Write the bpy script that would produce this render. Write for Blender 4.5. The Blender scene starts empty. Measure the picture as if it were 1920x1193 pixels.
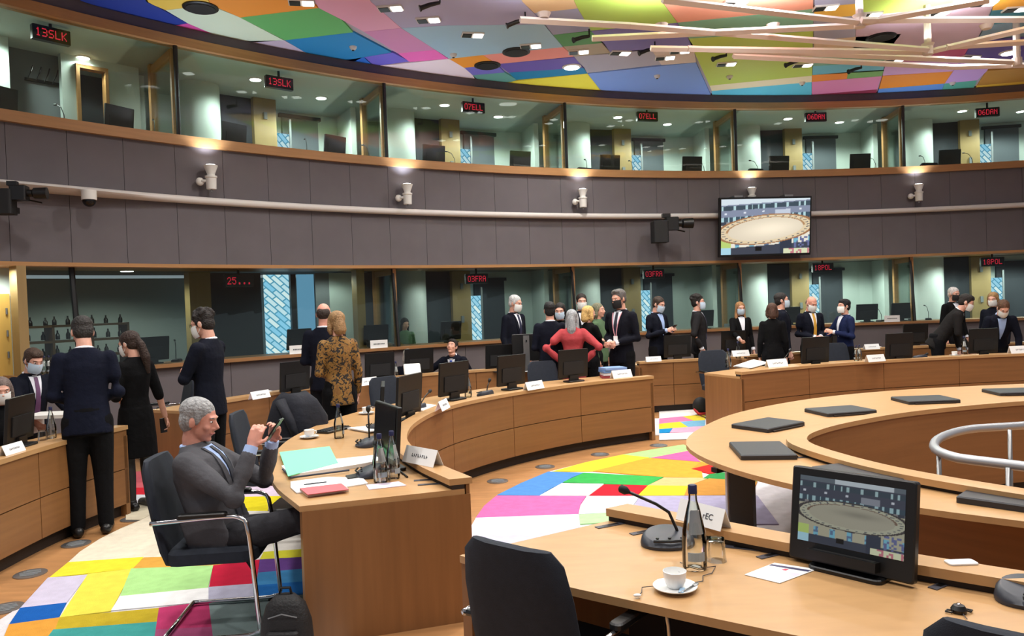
import bpy, math, random
import numpy as np
from mathutils import Vector, Matrix
random.seed(7)
# ------------------------------------------------------------------ camera
SC = bpy.context.scene
COL = SC.collection
F = 1440.0; CX, CY = 960.0, 596.5; EYE = 1.77          # focal length and centre in pixels of the 1920x1193 frame, eye height
ROLL = 0.036; PITCH = math.atan(27.5 / F)
_fw = np.array([0, math.cos(PITCH), -math.sin(PITCH)]); _u0 = np.array([0, math.sin(PITCH), math.cos(PITCH)]); _r0 = np.array([1.0, 0, 0])
_r = math.cos(ROLL) * _r0 - math.sin(ROLL) * _u0; _u = math.sin(ROLL) * _r0 + math.cos(ROLL) * _u0
_c = np.array([0, 0, EYE])
cam = bpy.data.cameras.new('camera'); cam.sensor_width = 36; cam.lens = 36 * F / 1920; cam.clip_start = .05; cam.clip_end = 200
camo = bpy.data.objects.new('camera', cam); COL.objects.link(camo)
camo.matrix_world = Matrix([[_r[0], _u[0], -_fw[0], 0], [_r[1], _u[1], -_fw[1], 0], [_r[2], _u[2], -_fw[2], EYE], [0, 0, 0, 1]])
SC.camera = camo
# ------------------------------------------------------------------ world, exposure, large lights
SC.view_settings.view_transform = 'Standard'; SC.view_settings.look = 'None'
SC.view_settings.exposure = -0.35; SC.view_settings.gamma = 1.0; SC.view_settings.use_curve_mapping = False
W = bpy.data.worlds.new('room_ambient'); SC.world = W; W.use_nodes = True
W.node_tree.nodes['Background'].inputs[0].default_value = (.80, .88, 1.0, 1); W.node_tree.nodes['Background'].inputs[1].default_value = .45
ZC = 5.94                                              # ceiling height
LAMP_W = 92
LAMPS = [(-2.2, 4.2), (-3.0, 7.2), (-1.8, 9.6), (0.6, 5.6), (0.4, 8.2), (0.8, 11.0), (2.6, 4.6), (3.0, 7.4), (3.2, 9.6), (4.2, 12.2), (5.6, 6.0), (6.0, 9.2),
         (7.4, 12.4), (8.4, 7.4), (1.6, 1.6), (4.4, 2.6), (-1.2, 1.4), (-4.2, 4.0), (1.4, 13.2)]
for (x, y) in LAMPS:
    l = bpy.data.lights.new('ceiling_floodlight', 'AREA'); l.shape = 'DISK'; l.size = .34; l.energy = LAMP_W; l.color = (1, .97, .93); l.spread = math.radians(150)
    o = bpy.data.objects.new('ceiling_floodlight', l); COL.objects.link(o); o.location = (x, y, ZC - .08)
# ------------------------------------------------------------------ helpers: placing
def ray(x, y): return _fw + _r * ((x - CX) / F) - _u * ((y - CY) / F)
def at(x, y, z=None, Y=None):
    d = ray(x, y); t = (z - EYE) / d[2] if z is not None else Y / d[1]
    p = _c + d * t; return Vector(p)
# ------------------------------------------------------------------ helpers: materials
MATS = {}
def mat(name, col, rough=.6, metal=0, var=.0, vs=(8, 8, 8), bump=0, bs=200, spec=.5, emit=None, es=1, sheen=0, coat=0):
    if name in MATS: return MATS[name]
    m = bpy.data.materials.new(name); m.use_nodes = True; nt = m.node_tree; b = nt.nodes['Principled BSDF']
    def lin(c): return [((v / 255) / 12.92 if v / 255 <= .04045 else ((v / 255 + .055) / 1.055) ** 2.4) for v in c]
    c = lin(col) + [1]
    b.inputs['Base Color'].default_value = c; b.inputs['Roughness'].default_value = rough; b.inputs['Metallic'].default_value = metal
    b.inputs['Specular IOR Level'].default_value = spec
    if sheen: b.inputs['Sheen Weight'].default_value = sheen
    if coat: b.inputs['Coat Weight'].default_value = coat
    if emit is not None:
        b.inputs['Emission Color'].default_value = lin(emit) + [1]; b.inputs['Emission Strength'].default_value = es
    if var or bump:
        tc = nt.nodes.new('ShaderNodeTexCoord')
    if var:
        mp = nt.nodes.new('ShaderNodeMapping'); mp.inputs['Scale'].default_value = vs
        nz = nt.nodes.new('ShaderNodeTexNoise'); nz.inputs['Scale'].default_value = 1; nz.inputs['Detail'].default_value = 5
        rp = nt.nodes.new('ShaderNodeValToRGB')
        rp.color_ramp.elements[0].position = .3; rp.color_ramp.elements[1].position = .7
        rp.color_ramp.elements[0].color = [v * (1 - var) for v in c[:3]] + [1]; rp.color_ramp.elements[1].color = [min(1, v * (1 + var)) for v in c[:3]] + [1]
        nt.links.new(tc.outputs['Object'], mp.inputs[0]); nt.links.new(mp.outputs[0], nz.inputs['Vector']); nt.links.new(nz.outputs[0], rp.inputs[0])
        nt.links.new(rp.outputs[0], b.inputs['Base Color'])
    if bump:
        n2 = nt.nodes.new('ShaderNodeTexNoise'); n2.inputs['Scale'].default_value = bs; n2.inputs['Detail'].default_value = 3
        bp = nt.nodes.new('ShaderNodeBump'); bp.inputs['Strength'].default_value = bump; bp.inputs['Distance'].default_value = .02
        nt.links.new(tc.outputs['Object'], n2.inputs['Vector']); nt.links.new(n2.outputs[0], bp.inputs['Height']); nt.links.new(bp.outputs[0], b.inputs['Normal'])
    MATS[name] = m; return m
def glassy(name, tint, fac, rough=0.0):
    m = bpy.data.materials.new(name); m.use_nodes = True; nt = m.node_tree; nt.nodes.clear()
    o = nt.nodes.new('ShaderNodeOutputMaterial'); mx = nt.nodes.new('ShaderNodeMixShader'); t = nt.nodes.new('ShaderNodeBsdfTransparent'); g = nt.nodes.new('ShaderNodeBsdfGlossy')
    fr = nt.nodes.new('ShaderNodeFresnel'); fr.inputs[0].default_value = 1.45; ml = nt.nodes.new('ShaderNodeMath'); ml.operation = 'MULTIPLY'; ml.inputs[1].default_value = fac
    t.inputs[0].default_value = (*tint, 1); g.inputs[0].default_value = (1, 1, 1, 1); g.inputs['Roughness'].default_value = rough
    nt.links.new(fr.outputs[0], ml.inputs[0]); nt.links.new(ml.outputs[0], mx.inputs[0]); nt.links.new(t.outputs[0], mx.inputs[1]); nt.links.new(g.outputs[0], mx.inputs[2]); nt.links.new(mx.outputs[0], o.inputs[0])
    MATS[name] = m; return m
def glow(name, col, s):
    m = bpy.data.materials.new(name); m.use_nodes = True; nt = m.node_tree; nt.nodes.clear()
    o = nt.nodes.new('ShaderNodeOutputMaterial'); e = nt.nodes.new('ShaderNodeEmission'); e.inputs[0].default_value = (*col, 1); e.inputs[1].default_value = s
    nt.links.new(e.outputs[0], o.inputs[0]); MATS[name] = m; return m
wood_p = mat('beech_panel', (134, 92, 54), .42, var=.10, vs=(1.2, 1.2, 26), spec=.4)
wood_e = mat('beech_upright', (138, 96, 58), .42, var=.10, vs=(22, 22, 1.1), spec=.4)
wood_t = mat('beech_top', (182, 142, 96), .34, var=.06, vs=(5, 22, 5), spec=.45)
wood_l = mat('beech_ledge', (180, 140, 94), .36, var=.06, vs=(6, 6, 20), spec=.45)
wood_trim = mat('trim_wood', (170, 124, 76), .45, var=.08, vs=(2, 2, 30))
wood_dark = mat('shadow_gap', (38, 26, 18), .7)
floorwood = mat('floor_oak', (168, 122, 78), .4, var=.16, vs=(3, 16, 3), spec=.4)
grey_fab = mat('wall_fabric', (106, 101, 104), .95, var=.04, vs=(3, 3, 3), bump=.15, bs=400, spec=.1)
grey_gap = mat('wall_joint', (90, 84, 86), .95)
white_paint = mat('white_paint', (222, 220, 214), .5)
booth_white = mat('booth_white', (196, 206, 198), .7)
booth_grey = mat('booth_grey', (120, 124, 126), .8)
booth_dark = mat('booth_dark', (52, 56, 62), .75)
booth_door = mat('booth_door_grey', (92, 98, 104), .6)
booth_wood = mat('booth_pale_wood', (150, 124, 78), .5, var=.06, vs=(12, 12, 1))
black = mat('black_plastic', (9, 9, 10), .42)
black_soft = mat('black_soft', (15, 15, 17), .7)
screen_off = mat('screen_off', (12, 12, 14), .18)
chrome = mat('chrome', (205, 205, 208), .16, 1)
steel = mat('steel_grey', (150, 150, 150), .35, .8)
railgrey = mat('rail_grey', (170, 172, 176), .35, .5)
paper = mat('paper_white', (238, 238, 236), .7)
ink = mat('ink_dark', (60, 62, 70), .8)
china = mat('china_white', (236, 236, 234), .18, coat=.3)
chair_blue = mat('chair_dark_fabric', (28, 34, 45), .9, var=.15, vs=(30, 30, 30), bump=.25, bs=500)
glass_m = glassy('clear_glass', (.93, .95, .94), 1.0)
pane_up = glassy('booth_glass', (.84, .91, .88), .6)
pane_lo = glassy('booth_glass_lower', (.80, .87, .84), .9, .02)
tumbler_m = glassy('tumbler_glass', (.95, .96, .96), .55)
bottle_m = glassy('bottle_glass', (.95, .965, .955), 1.25)
lamp_on = glow('lamp_on', (1, .98, .94), 9.0)
led_red = glow('led_red', (1, .03, .07), 1.1)
# ------------------------------------------------------------------ helpers: meshes
class MB:
    def __init__(s): s.v = []; s.f = []; s.m = []
    def add(s, vs, fs, mi=0, M=None):
        b = len(s.v)
        if M is not None: vs = [tuple(M @ Vector(p)) for p in vs]
        s.v += [tuple(p) for p in vs]; s.f += [tuple(i + b for i in f) for f in fs]; s.m += [mi] * len(fs); return s
    def box(s, c, sz, rz=0, mi=0, M=None):
        x, y, z = [q / 2 for q in sz]; ca, sa = math.cos(rz), math.sin(rz)
        vs = []
        for dz in (-z, z):
            for dx, dy in ((-x, -y), (x, -y), (x, y), (-x, y)): vs.append((c[0] + dx * ca - dy * sa, c[1] + dx * sa + dy * ca, c[2] + dz))
        return s.add(vs, [(0, 3, 2, 1), (4, 5, 6, 7), (0, 1, 5, 4), (1, 2, 6, 5), (2, 3, 7, 6), (3, 0, 4, 7)], mi, M)
    def bbox(s, c, sz, bev=.01, mi=0, M=None):            # box with its vertical edges rounded and top edge eased
        x, y, z = [q / 2 for q in sz]; b = min(bev, x * .9, y * .9); prof = []
        for cx, cy, a0 in ((x - b, y - b, 0), (-x + b, y - b, 90), (-x + b, -y + b, 180), (x - b, -y + b, 270)):
            for k in range(4):
                a = math.radians(a0 + k * 30); prof.append((cx + b * math.cos(a), cy + b * math.sin(a)))
        n = len(prof); vs = []; e = min(b * .5, z * .5)
        for zz, sc in ((-z, 1), (z - e, 1), (z, 0)):
            for px, py in prof: vs.append((c[0] + px * (1 if sc else 1 - e / x), c[1] + py * (1 if sc else 1 - e / y), c[2] + zz))
        fs = [tuple(range(n - 1, -1, -1)), tuple(range(2 * n, 3 * n))]
        for k in range(2):
            for i in range(n): j = (i + 1) % n; fs.append((k * n + i, k * n + j, (k + 1) * n + j, (k + 1) * n + i))
        return s.add(vs, fs, mi, M)
    def tube(s, pts, rad, n=8, mi=0, M=None, flat=1.0, up=None):
        P = [Vector(p) for p in pts]; R = rad if isinstance(rad, (list, tuple)) else [rad] * len(P); vs = []
        for i, p in enumerate(P):
            d = (P[min(i + 1, len(P) - 1)] - P[max(i - 1, 0)]).normalized()
            a = Vector(up) if up else (Vector((0, 0, 1)) if abs(d.z) < .9 else Vector((1, 0, 0)))
            u = d.cross(a).normalized(); w = u.cross(d).normalized()
            for k in range(n):
                t = 2 * math.pi * k / n; vs.append(p + (u * math.cos(t) + w * math.sin(t) * flat) * R[i])
        fs = [tuple(range(n - 1, -1, -1)), tuple(range((len(P) - 1) * n, len(P) * n))]
        for i in range(len(P) - 1):
            for k in range(n): j = (k + 1) % n; fs.append((i * n + k, i * n + j, (i + 1) * n + j, (i + 1) * n + k))
        return s.add(vs, [f[::-1] for f in fs], mi, M)
    def lathe(s, prof, c=(0, 0, 0), n=20, mi=0, M=None):
        vs = [(c[0] + r * math.cos(2 * math.pi * k / n), c[1] + r * math.sin(2 * math.pi * k / n), c[2] + z) for r, z in prof for k in range(n)]
        fs = [tuple(range(n - 1, -1, -1)), tuple(range((len(prof) - 1) * n, len(prof) * n))]
        for i in range(len(prof) - 1):
            for k in range(n): j = (k + 1) % n; fs.append((i * n + k, i * n + j, (i + 1) * n + j, (i + 1) * n + k))
        return s.add(vs, fs, mi, M)
    def ell(s, c, r, n=14, m=9, mi=0, M=None):
        vs = [(c[0], c[1], c[2] - r[2])]; fs = []
        for i in range(1, m):
            t = math.pi * i / m - math.pi / 2
            for k in range(n): a = 2 * math.pi * k / n; vs.append((c[0] + r[0] * math.cos(t) * math.cos(a), c[1] + r[1] * math.cos(t) * math.sin(a), c[2] + r[2] * math.sin(t)))
        vs.append((c[0], c[1], c[2] + r[2])); L = len(vs) - 1
        for k in range(n):
            j = (k + 1) % n; fs.append((0, 1 + j, 1 + k)); fs.append((L, 1 + (m - 2) * n + k, 1 + (m - 2) * n + j))
            for i in range(m - 2): fs.append((1 + i * n + k, 1 + i * n + j, 1 + (i + 1) * n + j, 1 + (i + 1) * n + k))
        return s.add(vs, fs, mi, M)
    def prism(s, poly, z0, z1, mi=0, M=None):
        n = len(poly); a = sum(poly[i][0] * poly[(i + 1) % n][1] - poly[(i + 1) % n][0] * poly[i][1] for i in range(n))
        if a < 0: poly = poly[::-1]
        vs = [(p[0], p[1], z0) for p in poly] + [(p[0], p[1], z1) for p in poly]
        fs = [tuple(range(n - 1, -1, -1)), tuple(range(n, 2 * n))] + [(i, (i + 1) % n, n + (i + 1) % n, n + i) for i in range(n)]
        return s.add(vs, fs, mi, M)
    def rows(s, rows, mi=0, closed=True, M=None):          # rows: list of loops of equal length, joined, capped
        n = len(rows[0]); vs = [p for r in rows for p in r]; fs = []
        for i in range(len(rows) - 1):
            for k in range(n if closed else n - 1): j = (k + 1) % n; fs.append((i * n + k, i * n + j, (i + 1) * n + j, (i + 1) * n + k))
        if closed: fs += [tuple(range(n - 1, -1, -1)), tuple(range((len(rows) - 1) * n, len(rows) * n))]
        return s.add(vs, fs, mi, M)
    def sheet(s, grid, t, mi=0):                            # a curved sheet of points with a real thickness along y
        R, Cn = len(grid), len(grid[0]); vs = [p for r in grid for p in r] + [(p[0], p[1] - t, p[2]) for r in grid for p in r]; o = R * Cn; fs = []
        for i in range(R - 1):
            for k in range(Cn - 1):
                a, b, c, d = i * Cn + k, i * Cn + k + 1, (i + 1) * Cn + k + 1, (i + 1) * Cn + k
                fs += [(a, b, c, d), (o + d, o + c, o + b, o + a)]
        rim = [k for k in range(Cn)] + [i * Cn + Cn - 1 for i in range(1, R)] + [(R - 1) * Cn + k for k in range(Cn - 2, -1, -1)] + [i * Cn for i in range(R - 2, 0, -1)]
        for i in range(len(rim)): a, b = rim[i], rim[(i + 1) % len(rim)]; fs.append((a, o + a, o + b, b))
        return s.add(vs, fs, mi)
    def build(s, name, mats, parent=None, smooth=False, ang=None):
        me = bpy.data.meshes.new(name); me.from_pydata(s.v, [], s.f)
        for m in (mats if isinstance(mats, (list, tuple)) else [mats]): me.materials.append(m)
        if len(me.materials) > 1: me.polygons.foreach_set('material_index', s.m)
        if smooth: me.shade_smooth() if ang is None else me.set_sharp_from_angle(angle=math.radians(ang))
        if smooth and ang is not None: me.polygons.foreach_set('use_smooth', [True] * len(me.polygons))
        me.update(); return link(name, me, parent)
def link(name, data, parent=None):
    o = bpy.data.objects.new(name, data); COL.objects.link(o)
    if parent: o.parent = parent
    return o
def tag(o, label=None, cat=None, group=None, kind=None):
    if label: o['label'] = label
    if cat: o['category'] = cat
    if group: o['group'] = group
    if kind: o['kind'] = kind
    return o
def empty(name, loc=(0, 0, 0), rz=0, **k):
    o = link(name, None); o.location = loc; o.rotation_euler = (0, 0, rz); o.empty_display_size = .1
    return tag(o, **k)
def copy_tree(o, parent=None):
    c = o.copy(); COL.objects.link(c); c.parent = parent
    for ch in list(o.children): copy_tree(ch, c)
    return c
def again(proto, used, loc, rz, label=None, group=None):
    o = proto if not used else copy_tree(proto)
    o.location = loc; o.rotation_euler = (0, 0, rz)
    if label: o['label'] = label
    if group: o['group'] = group
    return o
def spline2(A, B, n):                                       # two rails sampled in step, so that their points stay paired
    m = len(A); L = [0]
    for i in range(1, m): L.append(L[-1] + math.dist(A[i], A[i - 1]) + math.dist(B[i], B[i - 1]))
    out = []
    for P in (A, B):
        P = [np.array(p, float) for p in P]; r = []
        for k in range(n):
            s = L[-1] * k / (n - 1); i = min(max(int(np.searchsorted(L, s, 'right')) - 1, 0), m - 2); t = (s - L[i]) / (L[i + 1] - L[i])
            p1, p2 = P[i], P[i + 1]; p0 = P[i - 1] if i else 2 * p1 - p2; p3 = P[i + 2] if i < m - 2 else 2 * p2 - p1
            r.append(.5 * (2 * p1 + (p2 - p0) * t + (2 * p0 - 5 * p1 + 4 * p2 - p3) * t * t + (3 * p1 - p0 - 3 * p2 + p3) * t ** 3))
        out.append(np.array(r))
    return out
def hd(v): return math.atan2(v[1], v[0])
def spline(P, n):
    P = [np.array(p, float) for p in P]; out = []; m = len(P)
    seg = [0]
    for i in range(1, m): seg.append(seg[-1] + np.linalg.norm(P[i] - P[i - 1]))
    for k in range(n):
        s = seg[-1] * k / (n - 1); i = min(max(int(np.searchsorted(seg, s, 'right')) - 1, 0), m - 2); t = (s - seg[i]) / (seg[i + 1] - seg[i])
        p0, p1, p2, p3 = P[max(i - 1, 0)], P[i], P[i + 1], P[min(i + 2, m - 1)]
        if i == 0: p0 = 2 * p1 - p2
        if i == m - 2: p3 = 2 * p2 - p1
        out.append(.5 * (2 * p1 + (p2 - p0) * t + (2 * p0 - 5 * p1 + 4 * p2 - p3) * t * t + (3 * p1 - p0 - 3 * p2 + p3) * t ** 3))
    return np.array(out)
# ------------------------------------------------------------------ the curved wall: plan curve and heights
WS = 1.15
_wp = np.array([(-5.19, 7.95), (-4.75, 8.63), (-4.19, 9.37), (-3.21, 10.36), (-1.97, 11.43), (-0.09, 12.61), (1.75, 13.3), (3.65, 13.6), (6.44, 13.95), (9.21, 14.02),
                (-5.3, 8.2), (-4.11, 9.83), (-2.69, 11.03), (1.05, 13.0), (4.12, 13.75), (7.29, 14.1)]) * WS
_wc = np.array([7.4, -0.3])
_ph = np.arctan2(_wp[:, 1] - _wc[1], _wp[:, 0] - _wc[0]); _rd = np.hypot(_wp[:, 0] - _wc[0], _wp[:, 1] - _wc[1])
_pf = np.polyfit(_ph, _rd, 2)
_pp = np.linspace(3.05, .95, 900); _rr = np.polyval(_pf, _pp)
_wx = _wc[0] + _rr * np.cos(_pp); _wy = _wc[1] + _rr * np.sin(_pp)
_ws = np.concatenate([[0], np.cumsum(np.hypot(np.diff(_wx), np.diff(_wy)))])
def WP(s, d=0.0, h=0.0):                                     # s along the wall to the right, d behind its face, h height
    x = np.interp(s, _ws, _wx); y = np.interp(s, _ws, _wy); e = .02
    tx = np.interp(s + e, _ws, _wx) - np.interp(s - e, _ws, _wx); ty = np.interp(s + e, _ws, _wy) - np.interp(s - e, _ws, _wy); L = math.hypot(tx, ty)
    tx /= L; ty /= L
    return Vector((x - ty * d, y + tx * d, h))
def Wrot(s):
    a, b = WP(s - .05), WP(s + .05); return math.atan2(b.y - a.y, b.x - a.x)
_scan = np.linspace(.3, _ws[-1] - .3, 3000)
def on_wall(px, py, d=0.0):
    dr = ray(px, py); best = None
    if d not in _wcache: _wcache[d] = np.array([WP(s, d)[:2] for s in _scan[::6]])
    A = _wcache[d]; cr = A[:, 0] * dr[1] - A[:, 1] * dr[0]
    for i in range(len(A) - 1):
        if cr[i] * cr[i + 1] <= 0:
            t = cr[i] / (cr[i] - cr[i + 1] + 1e-12); s = _scan[::6][i] * (1 - t) + _scan[::6][i + 1] * t; p = WP(s, d)
            k = p.y / dr[1]
            if k > 0: return s, EYE + k * dr[2]
    return None
_wcache = {}
def hh(v): return EYE + (v - EYE) * WS                        # heights measured on the unscaled wall
H_LEDGE_LO, H_SOFFIT, H_SILL_UP, H_HEAD_UP = hh(1.18), hh(2.36), hh(4.0), hh(5.12)
S0 = on_wall(-260, 300)[0]; S1 = on_wall(2180, 300)[0]
def arc_slab(mb, s0, s1, d0, d1, h0, h1, n=None, mi=0):
    n = n or max(2, int((s1 - s0) / .35)); rows = []
    for k in range(n + 1):
        s = s0 + (s1 - s0) * k / n; rows.append([WP(s, d0, h0), WP(s, d1, h0), WP(s, d1, h1), WP(s, d0, h1)])
    return mb.rows(rows, mi)
def struct(o): o['kind'] = 'structure'; return o
# ------------------------------------------------------------------ floor and carpet
fl = struct(MB().box((2.5, 8, -.05), (30, 26, .1)).build('floor', floorwood))
PK = 0
def carpet_mat(rgb):
    k = .92; return mat('wool_%d_%d_%d' % rgb, tuple(v * k for v in rgb), .95, var=.07, vs=(14, 14, 14), bump=.35, bs=260, spec=.1)
def patch(parent, pts, rgb, z=.006, name='carpet_patch', t=.006):
    global PK; PK += 1
    poly = [tuple(at(x, y, z=z)[:2]) for x, y in pts]
    return MB().prism(poly, z, z + t + PK * .00006).build(name, carpet_mat(rgb), parent)
ca = empty('carpet', (0, 0, 0), label='multicoloured patchwork carpet under the man in the grey suit, between left desks', cat='carpet')
base_o = [(-3.05, 3.2), (-3.1, 4.6), (-3.12, 5.6), (-3.05, 6.4), (-3.1, 7.4), (-2.95, 8.2), (-2.5, 9.0), (-1.9, 9.8), (-1.1, 10.45), (0, 10.9), (1.2, 11.15), (2.6, 11.3), (4, 11.9), (6, 12.2), (8.5, 12.3),
          (8.5, 11.7), (5.5, 11.5), (3.9, 11.0), (2.6, 10.2), (2.45, 9.75), (1.6, 9.9), (.5, 9.5), (-.4, 8.9), (-1.1, 8.0), (-1.4, 7.2), (-1.5, 6.2), (-1.42, 5.2), (-.9, 4.0), (-.8, 3.2)]
MB().prism(base_o, 0, .006).build('carpet_base', carpet_mat((225, 222, 226)), ca)
for pts, c in [
    ([(128, 1056), (150, 1036), (187, 1012), (225, 993), (263, 977), (312, 953), (450, 950), (450, 1042), (255, 1049)], (238, 228, 205)),
    ([(236, 888), (300, 880), (330, 915), (236, 916)], (226, 110, 120)), ([(236, 916), (330, 915), (330, 929), (236, 929)], (214, 40, 56)),
    ([(236, 929), (330, 929), (330, 946), (236, 946)], (226, 228, 234)), ([(236, 946), (330, 946), (312, 953), (264, 976), (236, 976)], (222, 212, 186)),
    ([(128, 1056), (270, 1046), (250, 1068), (92, 1085)], (240, 226, 60)), ([(90, 1085), (165, 1080), (125, 1132), (38, 1142)], (206, 200, 222)),
    ([(165, 1078), (250, 1068), (208, 1148), (112, 1160)], (240, 224, 84)), ([(270, 1047), (460, 1042), (460, 1060), (248, 1069)], (224, 168, 74)),
    ([(38, 1142), (125, 1132), (110, 1160), (17, 1173)], (26, 94, 178)), ([(246, 1068), (400, 1062), (390, 1104), (225, 1120)], (176, 226, 146)),
    ([(225, 1120), (391, 1104), (391, 1130), (208, 1147)], (246, 246, 246)), ([(400, 1062), (487, 1051), (480, 1096), (392, 1103)], (196, 32, 62)),
    ([(391, 1103), (480, 1096), (478, 1124), (391, 1130)], (180, 178, 200)), ([(112, 1160), (298, 1142), (296, 1168), (100, 1183)], (196, 172, 46)),
    ([(17, 1173), (112, 1160), (95, 1205), (0, 1215)], (226, 160, 66)), ([(100, 1183), (296, 1168), (285, 1230), (60, 1235)], (70, 164, 158)),
    ([(298, 1142), (391, 1130), (402, 1178), (292, 1183)], (196, 62, 112)), ([(292, 1183), (402, 1178), (404, 1230), (285, 1235)], (178, 84, 128)),
    ([(391, 1130), (570, 1117), (570, 1230), (404, 1235)], (134, 152, 152)), ([(487, 1051), (575, 1046), (575, 1068), (484, 1076)], (96, 62, 130)),
    ([(484, 1076), (575, 1068), (575, 1092), (480, 1100)], (60, 126, 176)), ([(480, 1100), (575, 1092), (575, 1117), (478, 1124)], (28, 96, 166)),
    ([(495, 1036), (575, 1031), (575, 1046), (487, 1051)], (214, 210, 60)), ([(440, 934), (556, 930), (575, 960), (440, 960)], (240, 224, 44)),
    ([(440, 960), (575, 960), (575, 1031), (450, 1040)], (232, 228, 220)), ([(430, 893), (530, 884), (530, 915), (430, 915)], (224, 130, 172)),
    ([(430, 915), (545, 912), (556, 931), (430, 934)], (224, 206, 226)),
    ([(1236, 772), (1322, 768), (1322, 778), (1236, 786)], (244, 240, 236)), ([(1236, 786), (1280, 782), (1300, 790), (1236, 796)], (232, 130, 176)), ([(1280, 782), (1322, 778), (1322, 790), (1300, 790)], (236, 214, 70)),
    ([(1236, 796), (1275, 792), (1290, 802), (1236, 806)], (240, 214, 60)), ([(1275, 792), (1322, 789), (1322, 800), (1290, 802)], (120, 176, 206)), ([(1236, 806), (1262, 804), (1256, 812), (1236, 814)], (30, 140, 200)),
    ([(1262, 804), (1322, 800), (1310, 812), (1256, 812)], (236, 170, 196)), ([(1236, 814), (1310, 812), (1290, 824), (1236, 826)], (246, 246, 246))]:
    patch(ca, pts, c)
ci = empty('carpet', (0, 0, 0), label='multicoloured patchwork carpet between the curved desk and the round inner table', cat='carpet')
base_i = [tuple(at(x, y, z=0)[:2]) for x, y in [(860, 1030), (892, 973), (932, 930), (980, 906), (1032, 885), (1100, 868), (1168, 854), (1230, 843), (1330, 833), (1420, 850), (1500, 930), (1560, 1010), (1300, 1050), (1000, 1060)]]
MB().prism(base_i, 0, .006).build('carpet_base', carpet_mat((228, 224, 230)), ci)
for pts, c in [
    ([(932, 930), (978, 907), (1028, 886), (1095, 888), (1072, 897), (1053, 908), (1030, 919), (1012, 931)], (84, 140, 206)),
    ([(931, 931), (1099, 932), (1088, 948), (1084, 966), (892, 973), (908, 950)], (224, 108, 168)), ([(892, 973), (1084, 966), (1086, 990), (1000, 1006), (880, 1010)], (240, 226, 238)),
    ([(880, 1010), (1086, 990), (1060, 1040), (870, 1045)], (200, 200, 226)), ([(1095, 888), (1244, 896), (1215, 912), (1055, 906)], (60, 172, 82)),
    ([(1053, 908), (1132, 909), (1104, 931), (1012, 931)], (246, 244, 238)), ([(1133, 910), (1214, 912), (1195, 931), (1105, 931)], (206, 34, 50)),
    ([(1215, 912), (1290, 913), (1283, 931), (1196, 931)], (224, 206, 52)), ([(1245, 897), (1330, 898), (1290, 913), (1215, 912)], (222, 184, 128)),
    ([(1112, 885), (1213, 860), (1313, 868), (1318, 898), (1244, 896)], (240, 164, 60)), ([(1034, 886), (1100, 868), (1168, 854), (1219, 859), (1112, 885)], (246, 222, 60)),
    ([(1168, 854), (1225, 844), (1282, 835), (1300, 847), (1221, 860)], (170, 226, 140)), ([(1221, 860), (1290, 847), (1318, 868)], (222, 100, 160)),
    ([(1290, 847), (1340, 838), (1400, 870), (1330, 873), (1313, 867)], (236, 200, 90)), ([(1296, 881), (1330, 873), (1355, 885), (1330, 890)], (214, 44, 40)),
    ([(1313, 868), (1330, 873), (1296, 881)], (240, 150, 60)), ([(1330, 891), (1420, 880), (1420, 905), (1318, 899)], (50, 140, 74)),
    ([(1330, 899), (1420, 905), (1410, 930), (1283, 931), (1290, 913)], (196, 140, 66)), ([(1101, 932), (1200, 932), (1178, 962), (1086, 966), (1090, 948)], (226, 226, 240)),
    ([(1200, 932), (1420, 931), (1460, 985), (1170, 985)], (176, 170, 200)), ([(1086, 967), (1178, 962), (1165, 980), (1088, 985)], (176, 226, 160))]:
    patch(ci, pts, c)
oc = None
for i, (x, y, z, w) in enumerate([(10, 1142, 0, 'nearest the lower left picture corner'), (57, 1077, 0, 'second along the left desk'), (143, 1021, 0, 'third along the left desk'), (250, 974, 0, 'by the shoes of the man in navy'),
        (933, 903, 0, 'nearest along the curved middle desk'), (1022, 876, 0, 'second along the curved middle desk'), (1125, 853, 0, 'third along the curved middle desk'), (1235, 836, 0, 'at the far end of the curved middle desk'), (1808, 870, 0, 'inside the grey handrail')]):
    if oc is None:
        oc = empty('floor_outlet', cat='floor outlet', group='round metal floor outlets')
        MB().lathe([(.0, 0), (.105, 0), (.105, .006), (.09, .008), (.0, .008)], n=24).build('outlet_ring', steel, oc, True, 30)
        mb = MB()
        for k in range(5): mb.box((0, (k - 2) * .026, .009), (.14 - abs(k - 2) * .025, .012, .003))
        mb.build('outlet_slots', booth_grey, oc)
    again(oc, i, at(x, y, z=0), random.random(), 'round metal floor outlet ' + w)
# ------------------------------------------------------------------ the wall: panels, trims, tube
def arc_obj(name, s0, s1, d0, d1, h0, h1, m, parent=None, n=None):
    o = arc_slab(MB(), s0, s1, d0, d1, h0, h1, n).build(name, m, parent); return o if parent else struct(o)
zt0, zt1 = on_wall(900, 398)[1], on_wall(900, 408)[1]
core = struct(link('wall_back', None)); core['label'] = 'grey fabric panelled curved wall between the two rows of interpreter booths'
arc_obj('wall_core', S0, S1, .03, .16, H_SOFFIT + .02, H_SILL_UP - .12, grey_gap, core)
PW = .70; n_p = int((S1 - S0) / PW)
for k in range(n_p):
    a, b = S0 + k * PW + .003, S0 + (k + 1) * PW - .003
    arc_obj('wall_panel', a, b, 0, .03, (zt0 + zt1) / 2, H_SILL_UP - .14, grey_fab, core, 2)
    arc_obj('wall_panel', a, b, 0, .03, H_SOFFIT + .05, (zt0 + zt1) / 2 - .006, grey_fab, core, 2)
arc_obj('trim_1', S0, S1, -.07, .55, H_SILL_UP - .14, H_SILL_UP, wood_trim)
arc_obj('trim_2', S0, S1, -.03, .14, H_HEAD_UP, H_HEAD_UP + .13, wood_trim)
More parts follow.
